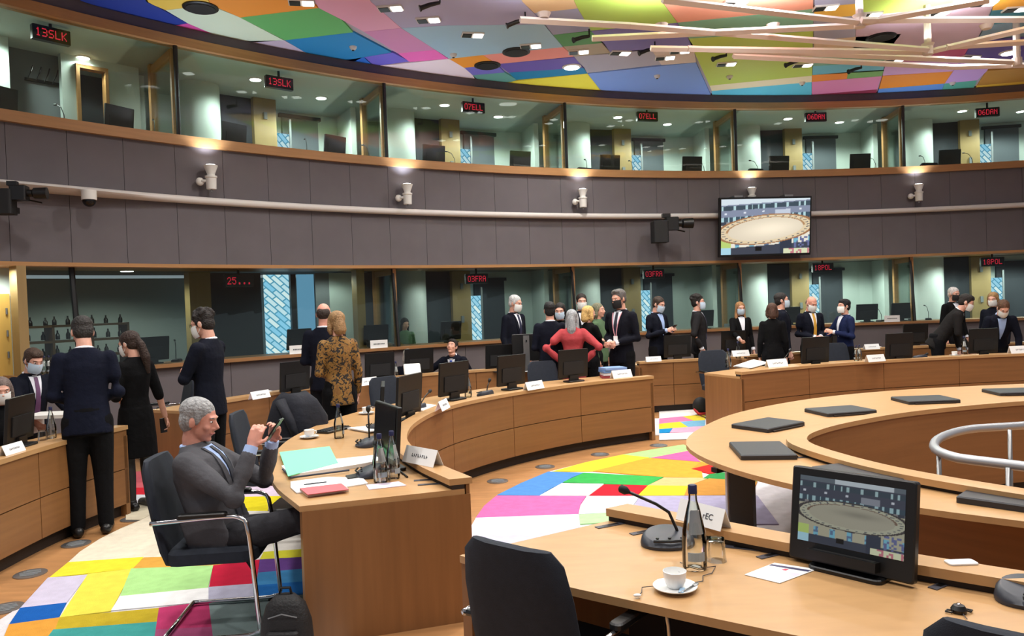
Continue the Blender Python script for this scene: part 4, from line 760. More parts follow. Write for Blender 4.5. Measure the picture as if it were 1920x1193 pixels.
for x, y, D, w, sc in [(792, 869, D1, 'nearest on the curved desk ledge, turned edge-on', 1.15), (830, 768, D1, 'before the second monitor of the curved desk', 1.05), (1001, 730, D1, 'between two monitors of the curved desk', 1.05), (1165, 708, D1, 'with two lines, near the far end of the curved desk', 1.1), (1456, 688, D2, 'first on the right-hand desk', 1.2), (1641, 678, D2, 'left of the middle monitor at right', 1.1), (1912, 662, D2, 'at the right picture edge', 1.2), (487, 747, B2, 'on the back row beside loose papers', 1.0), (689, 722, B2, 'on the back row right of the leopard-print jacket', 1.1), (1225, 678, B3, 'on the short back-row desk corner', .9), (1388, 668, B4, 'on the back row before the long-haired woman', 1.1), (1634, 655, B4, 'on the back row behind the blue-grey chair', 1.0), (23, 850, BL, 'on the left back-row desk edge', .85)]:
    plate(x, y, D, 'white folded name plate ' + w, .806, sc, rot=.55 if x == 792 else 0)
for x, y, w in [(710, 651, 'left of the dark booth window'), (560, 660, 'beside the bald man'), (1672, 597, 'right of the lower booth monitor')]:
    s, zz = on_wall(x, y - 8, .02); e = empty('name_plate', WP(s, .03, H_LEDGE_LO), Wrot(s), label='white name plate on the booth sill ' + w, cat='name plate', group='name plates on the booth sill')
    MB().prism([(-.16, -.04), (.16, -.04), (.16, 0), (-.16, 0)], 0, .004).build('card_foot', paper, e); MB().box((0, -.02, .07), (.32, .006, .13)).build('card_face', paper, e); mb = MB()
    for q in range(8): mb.box((-.09 + q * .026, -.025, .07), (.016, .002, .02))
    mb.build('lettering', ink, e)
# bottles and glasses
BP = [(.0, 0), (.038, 0), (.042, .008), (.042, .10), (.039, .13), (.024, .20), (.015, .235), (.0135, .262)]
def bottle_proto(name, label):
    e = empty(name, label=label, cat='bottle', group='clear glass water bottles with dark caps')
    MB().lathe(BP + [(.011, .262), (.012, .235), (.021, .2), (.036, .13), (.039, .1), (.039, .012), (0, .012)], n=24).build('bottle_body', bottle_m, e, True, 50)
    MB().lathe([(0, .258), (.0155, .258), (.0155, .285), (.013, .288), (0, .288)], n=16).build('bottle_cap', mat('cap_navy', (28, 30, 70), .4), e, True, 40)
    rows = [[(.0415 * q * math.cos(a), .0365 * q * math.sin(a), z_) for a in [math.radians(232 + 7.6 * j) for j in range(11)]] for z_, q in ((.125, .985), (.16, .80), (.19, .66), (.205, .60))]
    MB().rows(rows, closed=False).build('bottle_label', paper, e, True); mb = MB()
    for a in range(5):
        t = math.radians(235 + a * 16); mb.box((.0428 * math.cos(t), .0428 * math.sin(t), .05), (.012, .002, .03), t + math.pi / 2)
    mb.build('bottle_print', mat('print_grey', (150, 160, 165), .5), e); return e
bp = bottle_proto('water_bottle', None); k2 = 0
for x, y, D, w, sc in [(1303, 1066, DN, 'tall on the nearest desk beside the coffee cup', 1.1), (714, 905, D1, 'left one of the pair before the edge-on monitor', 1.0), (737, 898, D1, 'right one of the pair before the edge-on monitor', 1.0), (636, 822, D1, 'behind the microphone, near the leopard-print jacket', .95), (878, 745, D1, 'between the second and third monitor of the curved desk', .95), (97, 822, BL, 'on the left back-row desk before the standing man', .95), (1366, 690, D2, 'at the left end of the right-hand desk', .95),
        (1384, 672, B4, 'on the back row by the long-haired woman', .95), (1606, 677, D2, 'before the blue-grey chair, left one', .8), (1612, 676, D2, 'before the blue-grey chair, right one', .8), (1808, 664, D2, 'left of the monitor under the bending man', .95), (743, 712, B2, 'on the back row left of the grey-haired head', .9), (1912, 640, B4, 'on the back row at the right edge', .9)]:
    p = at(x, y, z=.745); o = again(bp, k2, (p.x, p.y, .746), .6 * k2, 'clear glass water bottle ' + w); o.scale = (sc, sc, sc); k2 += 1
tg = empty('drinking_glass', cat='glass', group='upturned drinking glasses')
MB().lathe([(.033, 0), (.030, .04), (.027, .085), (.0, .088), (0, .076), (.024, .074), (.028, .04), (.031, 0)], n=24).build('glass_body', tumbler_m, tg, True, 50); MB().lathe([(.0, .083), (.027, .083), (.027, .089), (0, .089)], n=24).build('glass_base', glass_m, tg, True, 40)
for i, (x, y, w) in enumerate([(1344, 1052, 'right of the bottle on the nearest desk'), (722, 908, 'before the two bottles on the curved desk'), (80, 826, 'on the left back-row desk')]): p = at(x, y, z=.745); o = again(tg, i, (p.x, p.y, .746), 0, 'upturned clear drinking glass ' + w); o.scale = (1.15, 1.15, 1)
# cups
cp = empty('coffee_cup', cat='cup', group='white coffee cups on saucers')
MB().lathe([(0, .01), (.026, .01), (.028, .014), (.038, .035), (.041, .068), (.0385, .069), (.035, .036), (.022, .018), (0, .018)], n=32).build('cup_bowl', china, cp, True, 60)
MB().lathe([(0, 0), (.04, 0), (.052, .006), (.076, .014), (.077, .017), (.05, .0105), (0, .0105)], n=36).build('saucer', china, cp, True, 50); MB().tube([(.036, .0, .055), (.055, .0, .055), (.058, .0, .04), (.05, .0, .026), (.034, 0, .022)], .0045, 8).build('cup_handle', china, cp, True)
sp_ = MB().tube([(-.055, -.045, .016), (.03, -.055, .017)], .003, 6); sp_.ell((.045, -.056, .017), (.018, .010, .003)); sp_.build('teaspoon', steel, cp, True)
MB().box((-.03, -.04, .015), (.045, .016, .006), .3).build('sugar_stick', mat('sugar_blue', (150, 180, 205), .6), cp)
for i, (x, y, r_, w) in enumerate([(1266, 1107, .9, 'on the nearest desk, edge by the earphone wire'), (580, 822, .4, 'on the curved desk beyond the green folder'), (687, 777, .4, 'on the curved desk beside the dark monitor'), (1790, 668, .4, 'on the right-hand desk before the bending man')]): p = at(x, y, z=.745); again(cp, i, (p.x, p.y, .746), r_, 'white coffee cup on saucer ' + w)
# earphone with thin cord, inset table strips, leaflet, conference earpiece
ep = empty('earphone', at(1195, 1121, z=.747), label='small white earphone with thin cord at the edge of nearest desk', cat='earphone'); ep.location.z = .749
MB().tube([at(x, y, z=.749) - ep.location for x, y in [(1275, 1055), (1310, 1066), (1342, 1062), (1335, 1075), (1318, 1080), (1318, 1090), (1300, 1093), (1240, 1094)]], .0016, 5).build('cord', ink, ep)
MB().ell((0, 0, .006), (.014, .008, .006)).build('ear_bud', china, ep, True); MB().tube([(0, 0, .004), (.02, .03, .003), (.03, .08, .003), (.09, .09, .003)], .0015, 5).build('cord', ink, ep)
hs = empty('headset', at(1798, 1148, z=.747), label='black earpiece with metal centre and wire on nearest desk', cat='headset'); hs.location.z = .747
MB().lathe([(.012, .0), (.022, .0), (.024, .01), (.016, .022), (.008, .024), (0, .024)], n=16).build('ear_pad', black, hs, True, 40); MB().lathe([(0, .02), (.008, .022), (.006, .028), (0, .028)], n=12).build('ear_centre', chrome, hs, True)
mb = MB()
for s_ in (-1, 1): mb.tube([(s_ * .018, 0, .006), (s_ * .03, .012, .004), (s_ * .042, 0, .004), (s_ * .03, -.012, .004), (s_ * .018, 0, .006)], .003, 6)
mb.build('ear_loops', black, hs, True); MB().tube([(0, -.02, .003), (-.01, -.06, .003)], .0015, 5).build('wire', ink, hs)
strip_m = mat('strip_dark', (62, 62, 70), .5)
ts = empty('table_socket', cat='table socket', group='dark flush socket strips in the desktops')
MB().box((0, 0, .0015), (.15, .032, .003)).build('strip_plate', strip_m, ts); MB().box((0, 0, .0032), (.08, .018, .001)).build('strip_slots', black, ts)
for i, (x, y, a, w) in enumerate([(1145, 985, .45, 'leftmost on the nearest desk'), (1210, 997, .45, 'left of the microphone'), (1395, 1028, -.45, 'right of the drinking glass'), (1450, 1040, .45, 'left of the lit monitor'), (1771, 1095, .55, 'right of the lit monitor'), (800, 900, .12, 'far one at the end of the curved desk'), (808, 908, .12, 'near one at the end of the curved desk'), (1590, 866, -.5, 'on the round table by its ledge'), (1500, 858, .1, 'beside the nearest flap on the round table'), (1775, 905, -.45, 'on the round table right of the lit monitor')]): p = at(x, y, z=.747); again(ts, i, (p.x, p.y, .7455), a, 'dark flush socket strip ' + w)
lf = empty('leaflet', label='white and pink leaflet with a dark bar left of the lit monitor', cat='leaflet'); q = [at(x, y, z=.747) for x, y in [(1396, 1078), (1462, 1094), (1532, 1068), (1452, 1056)]]; c_ = sum(q, Vector()) / 4; lf.location = (c_.x, c_.y, .746)
pl = [(v.x - c_.x, v.y - c_.y) for v in q]; MB().prism(pl, 0, .002).build('sheet', paper, lf)
lerp = lambda a, b, t: (a[0] + (b[0] - a[0]) * t, a[1] + (b[1] - a[1]) * t)
def sub(u0, u1, v0, v1): g = lambda u, v_: lerp(lerp(pl[0], pl[1], u), lerp(pl[3], pl[2], u), v_); return [g(u0, v0), g(u1, v0), g(u1, v1), g(u0, v1)]
MB().prism(sub(.02, .97, .78, .88), .002, .0026).build('printed_bar', mat('print_navy', (60, 60, 96), .6), lf); MB().prism(sub(.05, .45, .06, .7), .002, .0026).build('printed_block', mat('print_pink', (238, 190, 214), .6), lf); MB().prism(sub(.52, .95, .06, .6), .002, .0026).build('printed_block', mat('print_pink', (238, 190, 214), .6), lf); MB().prism(sub(.45, .55, .64, .74), .002, .0026).build('printed_dot', mat('print_red', (214, 60, 90), .6), lf)
cdn = at(1802, 1055, z=.808); tag(MB().bbox((0, 0, .003), (.10, .05, .006), .01).build('card', paper, None), 'small white card lying on the near desk ledge', 'card').location = (cdn.x, cdn.y, .806)
# papers, folder, books on the end of the curved desk
def flat(name, pts, t, m, label, cat, z0=.746, kids=(), group=None):
    q = [at(x, y, z=z0) for x, y in pts]; c = sum(q, Vector()) / len(q); e = empty(name, (c.x, c.y, z0), label=label, cat=cat, group=group); pl_ = [(v.x - c.x, v.y - c.y) for v in q]
    MB().prism(pl_, 0, t).build(name + '_body' if kids else 'sheet', m, e); return e, c
fo, c = flat('ring_folder', [(528, 880), (545, 897), (655, 880), (725, 868), (715, 858), (640, 866), (545, 874)], .022, paper, 'open white folder with mint green cover on the curved desk end', 'folder', kids=(1,))
q = [at(x, y, z=.77) - Vector((c.x, c.y, .746)) for x, y in [(540, 893), (524, 848), (618, 837), (634, 868)]]
MB().add([tuple(v) for v in q] + [(v.x, v.y, v.z - .004) for v in q], [(0, 3, 2, 1), (4, 5, 6, 7), (0, 1, 5, 4), (1, 2, 6, 5), (2, 3, 7, 6), (3, 0, 4, 7)]).build('folder_cover', mat('mint_card', (120, 232, 168), .6), fo)
q = [at(x, y, z=.76) - Vector((c.x, c.y, .746)) for x, y in [(530, 880), (546, 896), (655, 882)]]; MB().tube(q, .006, 6).build('folder_spine', mat('folder_dark', (40, 50, 70), .5), fo)
pp, c = flat('paper_stack', [(545, 916), (556, 926), (640, 916), (690, 908), (680, 898), (615, 896), (545, 905)], .006, paper, 'loose white papers before the green folder', 'papers', kids=(1,))
a, b = at(570, 909, z=.755) - Vector((c.x, c.y, .746)), at(612, 904, z=.755) - Vector((c.x, c.y, .746)); MB().tube([a, b], .004, 6).build('pen', ink, pp)
bk, c = flat('book', [(562, 922), (577, 933), (654, 922), (640, 912)], .018, mat('page_edge', (214, 190, 170), .7), 'closed book with red cover at the end of the curved desk', 'book', kids=(1,))
q = [at(x, y, z=.764) - Vector((c.x, c.y, 0)) for x, y in [(562, 917), (577, 929), (654, 919), (640, 908)]]; MB().prism([tuple(v)[:2] for v in q], .018, .022).build('book_cover', mat('book_red', (196, 92, 100), .5), bk)
lf2, c = flat('leaflet', [(686, 910), (692, 919), (762, 911), (748, 904)], .003, mat('leaf_pink', (232, 214, 232), .6), 'pink and white leaflet under the upturned glass on the curved desk', 'leaflet')
tg_, c = flat('glasses_case', [(648, 895), (652, 901), (694, 895), (690, 888)], .012, black, 'slim black case beside the two bottles', 'case')
pn = tag(MB().tube([at(748, 882, z=.75), at(764, 895, z=.75)], .006, 8).build('marker_pen', black), 'black pen right of the two bottles on the curved desk', 'pen')
for i, (pts, w) in enumerate([([(650, 805), (690, 812), (735, 806), (700, 800)], 'behind the microphone on the curved desk'), ([(738, 765), (790, 772), (815, 762), (770, 757)], 'between monitors on the curved desk'), ([(1375, 688), (1405, 692), (1440, 682), (1410, 676)], 'in a loose heap left of the first right-hand plate'), ([(478, 742), (510, 744), (522, 738), (495, 733)], 'in a loose heap on the back row at left'), ([(1620, 654), (1634, 657), (1650, 652), (1634, 650)], 'on the back row at right')]):
    e, c = flat('paper_stack', pts, .012, paper, 'white papers ' + w, 'papers', kids=(1,)); q = [at(x + 3, y - 1, z=.758) - Vector((c.x, c.y, 0)) for x, y in pts]; MB().prism([tuple(v)[:2] for v in q], .012, .02).build('top_sheet', paper, e)
kb = empty('keyboard', at(640, 806, z=.746), 1.1, label='black keyboard on the curved desk near the leopard-print jacket', cat='keyboard'); kb.location = at(625, 808, z=.746); MB().bbox((0, 0, .01), (.3, .14, .02), .01).build('keyboard_body', black, kb); mb = MB()
for r_ in range(4):
    for q in range(11): mb.box((-.13 + q * .026, -.045 + r_ * .03, .022), (.02, .022, .006))
mb.build('keys', black_soft, kb)
fb = empty('file_stack', label='stack of blue and red files before the tall man with black mask', cat='files'); p = at(1148, 708, z=.745); fb.location = (p.x, p.y, .746)
for q, c in enumerate([(150, 60, 70), (210, 215, 225), (90, 130, 185), (120, 150, 200)]): MB().box((.01 * (q % 2), 0, .018 + q * .034), (.30, .24, .03), .1 * q).build('file', mat('file_%d' % q, c, .6), fb)
ph = empty('desk_phone', label='white desk telephone with tilted screen on the back row', cat='telephone', rz=.3); p = at(775, 712, z=.745); ph.location = (p.x, p.y, .746); MB().box((0, .02, .03), (.2, .16, .06)).build('phone_base', white_paint, ph); M = Matrix.Translation((0, .06, .14)) @ Matrix.Rotation(1.1, 4, 'X'); MB().bbox((0, 0, 0), (.24, .17, .03), .02, M=M).build('phone_screen_case', white_paint, ph); MB().box((0, 0, -.017), (.14, .09, .004), M=M).build('phone_screen', steel, ph)
wb = empty('white_box', label='white box on the left back-row desk under the hands of the young man', cat='box'); p = at(98, 815, z=.745); wb.location = (p.x - .05, p.y + .12, .746); MB().box((0, 0, .16), (.42, .3, .03)).build('box_lid', white_paint, wb)
for s_ in (-1, 1): MB().box((s_ * .19, 0, .073), (.03, .28, .146)).build('box_side', white_paint, wb)
bl_ = None
# shelf with bottles behind the left glass
sh = empty('bottle_shelf', label='brown shelves with small bottles behind the left booth glass', cat='shelf'); s = on_wall(135, 620, .8)[0]; sh.location = WP(s, .9, 0); sh.rotation_euler = (0, 0, Wrot(s))
shm = mat('shelf_brown', (92, 66, 40), .6)
for z in (1.05, 1.25, 1.47, 1.68): MB().box((0, 0, z), (1.5, .3, .03)).build('shelf_board', shm, sh)
for x in (-.74, -.25, .25, .74): MB().box((x, 0, 1.35), (.03, .3, .7)).build('shelf_upright', shm, sh)
sb = empty('shelf_bottle', cat='bottle', group='small dark bottles on the booth shelves', label='small dark bottle on the top board of the brown booth shelves'); MB().lathe([(0, 0), (.035, 0), (.035, .1), (.014, .15), (.012, .19), (0, .19)], n=10).build('bottle_body', mat('dark_glass', (38, 32, 30), .2), sb, True, 50); MB().lathe([(0, .185), (.014, .185), (.014, .205), (0, .205)], n=8).build('bottle_cap', black, sb)
i = 0
for z in (1.685, 1.485, 1.265):
    for q in range(9):
        o = again(sb, i, sh.matrix_basis @ Vector((-.64 + q * .16 + random.uniform(-.03, .03), random.uniform(-.08, .06), z + .012)), 0); o.scale = (.8, .8, .5 + .2 * random.random()); i += 1; o['label'] = 'small dark bottle on the %s board of the brown booth shelves' % {1.685: 'top', 1.485: 'middle', 1.265: 'lower'}[z]; o['group'] = 'small dark bottles on the %s booth shelf' % {1.685: 'top', 1.485: 'middle', 1.265: 'lower'}[z]
wbp = None
for i in range(4):
    s, zz = on_wall(76 + i * 9, 690, .0); p = WP(s, .03, H_LEDGE_LO); o = copy_tree(bp); o.location = p; o.scale = (.8, .8, .8); o['label'] = 'small clear bottle on the sill beside the young man, %s of four' % ('first', 'second', 'third', 'last')[i]; o['group'] = 'bottles on the window sill'
# ------------------------------------------------------------------ chairs
def chair(label, frame_m=chrome):
    """origin on the floor under the seat; sitter faces local +y"""
    e = empty('conference_chair', label=label, cat='chair', group='dark fabric conference chairs')
    R = []
    for y, z, w, t in ((-.21, .40, .20, .03), (-.23, .48, .225, .032), (-.255, .62, .24, .032), (-.29, .80, .235, .03), (-.31, .92, .215, .026), (-.318, .965, .17, .02)):
        loop = []
        for q in range(14):
            a = 2 * math.pi * q / 14; ca, sa = math.cos(a), math.sin(a); loop.append((w * math.copysign(abs(ca) ** .5, ca), y + t * math.copysign(abs(sa) ** .7, sa) - .05 * (1 - (abs(ca) ** .5)) * .6 , z))
        R.append(loop)
    MB().rows(R).build('backrest', chair_blue, e, True, 50)
    MB().bbox((0, .02, .445), (.48, .48, .08), .07).build('seat', chair_blue, e, True, 40)
    for s_ in (-1, 1):
        x = s_ * .275
        f = [(x, -.24, .02), (x, .22, .02), (x, .27, .05), (x, .27, .12), (x, .235, .58), (x, .20, .65), (x, .12, .67), (x, -.27, .655)]
        MB().tube(spline(f, 40), .013, 8).build('frame_side', frame_m, e, True); MB().bbox((x, .0, .685), (.05, .26, .022), .02).build('armrest', black, e)
        MB().lathe([(0, 0), (.02, 0), (.02, .012), (0, .012)], c=(x, .22, 0), n=10).build('glide', black, e); MB().tube([(x, -.26, .655), (s_ * .22, -.265, .66)], .012, 6).build('back_bracket', black, e); MB().tube([(x, .25, .38), (s_ * .2, .2, .41)], .012, 6).build('seat_bracket', black, e)
    MB().tube([(-.275, -.24, .02), (.275, -.24, .02)], .013, 8).build('floor_bar', frame_m, e, True)
    return e
C0 = chair('dark conference chair with chrome arm on which the grey-suited man sits'); C0.location = (-1.72, 4.36, .012); C0.rotation_euler = (0, 0, -math.pi / 2 + .10)
def chair_xy(x, y, ang, lab):
    o = copy_tree(C0); o.location = (x, y, 0); o.rotation_euler = (0, 0, ang); o['label'] = lab; return o
def chair_at(x, y, Y, ang, lab, dz=0):
    p = at(x, y, Y=Y); o = copy_tree(C0); o.location = (p.x, p.y, dz); o.rotation_euler = (0, 0, ang); o['label'] = lab; return o
chair_xy(.17, 2.80, -.69, 'dark conference chair seen from behind at the nearest desk, lower centre')
chair_xy(1.36, 2.0, -.69, 'dark conference chair top at the lower right corner of the picture')
chair_at(520, 790, 6.25, -1.5, 'dark conference chair beside the hanging coat, behind the seated man')
chair_at(752, 715, 8.75, -2.3, 'dark conference chair behind the edge-on monitor group at centre left')
chair_at(1036, 690, 10.2, -2.7, 'blue-grey conference chair left of the woman in coral')
chair_at(1352, 668, 11.1, -3.0, 'blue-grey conference chair at the left end of the right-hand desk')
chair_at(1580, 650, 11.75, -3.1, 'blue-grey conference chair between two monitors of the right-hand desk')
chair_at(305, 735, 9.3, 2.2, 'grey-blue conference chair behind the woman in black')
# coat over the chair back
ct = empty('hanging_coat', label='dark navy coat thrown over a chair behind the curved desk', cat='coat')
p = at(555, 795, Y=6.9); ct.location = (p.x, p.y, 0); mb = MB(); R = []
for z, w, t in ((.42, .27, .12), (.6, .30, .15), (.8, .27, .14), (.95, .2, .11), (1.02, .12, .07)):
    R.append([(w * math.cos(a) * (1 + .08 * math.sin(3 * a + z * 9)), t * math.sin(a) * (1 + .12 * math.sin(4 * a)), z + .03 * math.sin(2 * a)) for a in [2 * math.pi * q / 20 for q in range(20)]])
navy_cloth = mat('navy_coat', (16, 19, 30), .9, var=.2, vs=(9, 9, 4), bump=.5, bs=14)
mb.rows(R).build('coat_body', navy_cloth, ct, True); MB().tube([(-.1, -.1, .98), (.0, -.17, .8), (.06, -.16, .62)], [.06, .065, .05], 10, flat=.6).build('coat_sleeve', navy_cloth, ct, True)
MB().tube([(0, .05, 0), (0, .05, .5)], .03, 8).build('chair_column', black, ct); MB().bbox((0, .05, .02), (.5, .5, .04), .1).build('chair_foot', black, ct)
# backpack by the desk end
bg = empty('backpack', label='black backpack on the floor against the desk end panel', cat='bag'); p = at(528, 1185, Y=3.92); bg.location = (-1.19, 3.84, .012); bg.scale = (.8, .8, .8); R = []
for z, w, t in ((0, .15, .09), (.1, .165, .10), (.25, .155, .09), (.36, .12, .07), (.42, .06, .03)):
    R.append([(w * math.copysign(abs(math.cos(a)) ** .7, math.cos(a)), t * math.copysign(abs(math.sin(a)) ** .7, math.sin(a)), z) for a in [2 * math.pi * q / 20 for q in range(20)]])
bagm = mat('bag_black', (18, 18, 20), .7, bump=.3, bs=60); MB().rows(R).build('bag_body', bagm, bg, True); MB().bbox((0, -.09, .12), (.2, .05, .2), .03).build('front_pocket', bagm, bg); MB().tube([(-.04, 0, .41), (-.03, 0, .46), (.03, 0, .46), (.04, 0, .41)], .009, 6).build('carry_handle', black, bg); MB().tube([(-.09, -.08, .3), (.0, -.095, .33), (.09, -.08, .3)], .004, 6).build('zip', steel, bg)
# ------------------------------------------------------------------ people
TMP = bpy.data.scenes.new('workbench')
def remesh(mb, vox, it=3, fac=.5):
    me = bpy.data.meshes.new('tmp'); me.from_pydata(mb.v, [], mb.f); o = bpy.data.objects.new('tmp', me); TMP.collection.objects.link(o)
    m = o.modifiers.new('r', 'REMESH'); m.mode = 'VOXEL'; m.voxel_size = vox
    if it: m = o.modifiers.new('s', 'SMOOTH'); m.iterations = it; m.factor = fac
    
    with bpy.context.temp_override(scene=TMP, view_layer=TMP.view_layers[0]):
        dg = bpy.context.evaluated_depsgraph_get(); dg.update(); r = bpy.data.meshes.new_from_object(o.evaluated_get(dg))
    bpy.data.objects.remove(o); bpy.data.meshes.remove(me); return r
def from_mesh(name, me, m, parent):
    me.name = name; me.materials.clear(); me.materials.append(m); me.shade_smooth(); return link(name, me, parent)
def join(meshes):
    mb = MB()
    for me in meshes:
        n = len(me.vertices); co = np.empty(n * 3); me.vertices.foreach_get('co', co); mb.add([tuple(p) for p in co.reshape(-1, 3)], [tuple(p.vertices) for p in me.polygons]); bpy.data.meshes.remove(me)
    return mb
def capsule(mb, P, R, n=12):
    mb.tube(P, R, n)
    for p, r in zip(P, R): mb.ell(p, (r, r, r), n, 8)
def loft(mb, secs, M, n=20):                               # secs: (z, rx, ry, yoff)
    rows = [[tuple(M @ Vector((rx * math.cos(a), yo + ry * math.sin(a), z))) for a in [2 * math.pi * q / n for q in range(n)]] for z, rx, ry, yo in secs]
    mb.rows(rows)
SKIN = {'fair': mat('skin_fair', (214, 160, 138), .5, var=.06, vs=(30, 30, 30)), 'mid': mat('skin_mid', (196, 142, 118), .5, var=.06, vs=(30, 30, 30)), 'rosy': mat('skin_rosy', (208, 146, 126), .5, var=.08, vs=(30, 30, 30))}
def cloth(name, c, **k): return mat('cloth_' + name, c, .88, var=.18, vs=(5, 5, 3), bump=.35, bs=22, spec=.15)
def hairm(c): return mat('hair_%d_%d_%d' % c, c, .6, var=.3, vs=(60, 60, 12), bump=.6, bs=70, spec=.3)
navy = cloth('navy', (15, 18, 30)); blk = cloth('black', (10, 10, 12)); char = cloth('charcoal', (32, 31, 33)); greyc = cloth('grey', (78, 78, 82)); trou = cloth('dark_trousers', (11, 11, 14)); coral = cloth('coral', (172, 68, 72)); royal = cloth('royal', (24, 33, 66)); greenc = cloth('green', (84, 108, 80))
shirtw = mat('shirt_white', (222, 224, 232), .8); shirtb = mat('shirt_blue', (160, 184, 226), .8); maskb = mat('mask_pale_blue', (186, 206, 222), .8); maskw = mat('mask_white', (230, 230, 226), .8); maskk = mat('mask_black', (18, 18, 20), .8); shoe_m = mat('shoe_black', (16, 15, 15), .35); eye_w = mat('eye_white', (226, 222, 216), .3); eye_d = mat('eye_dark', (40, 30, 24), .2)
lip_m = mat('lips', (176, 104, 96), .5)
def hand(mb, W, d, n, side, curl=.5, sc=1.0):
    """fingers leave the palm along d, palm faces n, thumb on the side given"""
    d = Vector(d).normalized(); n = Vector(n); n = (n - d * n.dot(d)).normalized(); s = d.cross(n).normalized() * side; W = Vector(W)
    mb.tube([W - d * .015, W + d * .03 * sc, W + d * .085 * sc], [.026 * sc, .036 * sc, .038 * sc], 12, flat=.45, up=n)
    mb.ell(W + d * .088 * sc, (.02, .02, .02), 10, 6)
    for i, L in enumerate((.062, .076, .070, .056)):
        b = W + d * .082 * sc + s * (.030 - i * .0195) * sc; a = curl * .55; p1 = b + (d * math.cos(a) + n * math.sin(a)) * L * .48 * sc; a2 = curl * 1.5; p2 = p1 + (d * math.cos(a2) + n * math.sin(a2)) * L * .32 * sc; a3 = curl * 2.2; p3 = p2 + (d * math.cos(a3) + n * math.sin(a3)) * L * .28 * sc
        mb.tube([b - d * .01, b, p1, p2, p3], [.0085 * sc, .0088 * sc, .0082 * sc, .0075 * sc, .0055 * sc], 8); mb.ell(p3, (.0056 * sc,) * 3, 8, 5)
    t0 = W + d * .022 * sc + s * .028 * sc; t1 = t0 + (d * .62 + s * .6 + n * .35).normalized() * .036 * sc; t2 = t1 + (d * .8 + s * .15 + n * .6).normalized() * .03 * sc
    mb.tube([t0 - s * .02, t0, t1, t2], [.014 * sc, .0125 * sc, .0098 * sc, .007 * sc], 8); mb.ell(t2, (.007 * sc,) * 3, 8, 5)
ARMS = {'down': ((.05, -.02, -.29), (.06, .06, -.54)), 'front': ((.06, -.01, -.28), (-.12, .20, -.33)), 'fold': ((.05, .11, -.26), (-.16, .14, -.20)), 'hips': ((.23, -.10, -.20), (.03, -.02, -.40)), 'reach': ((.05, .16, -.22), (.03, .40, -.32)), 'phone': ((.07, .02, -.28), (-.10, .25, -.20)), 'table': ((.08, .14, -.24), (.05, .34, -.42)), 'back': ((.09, -.1, -.27), (-.08, -.17, -.46)), 'pocket': ((.12, -.06, -.27), (.04, .05, -.50))}
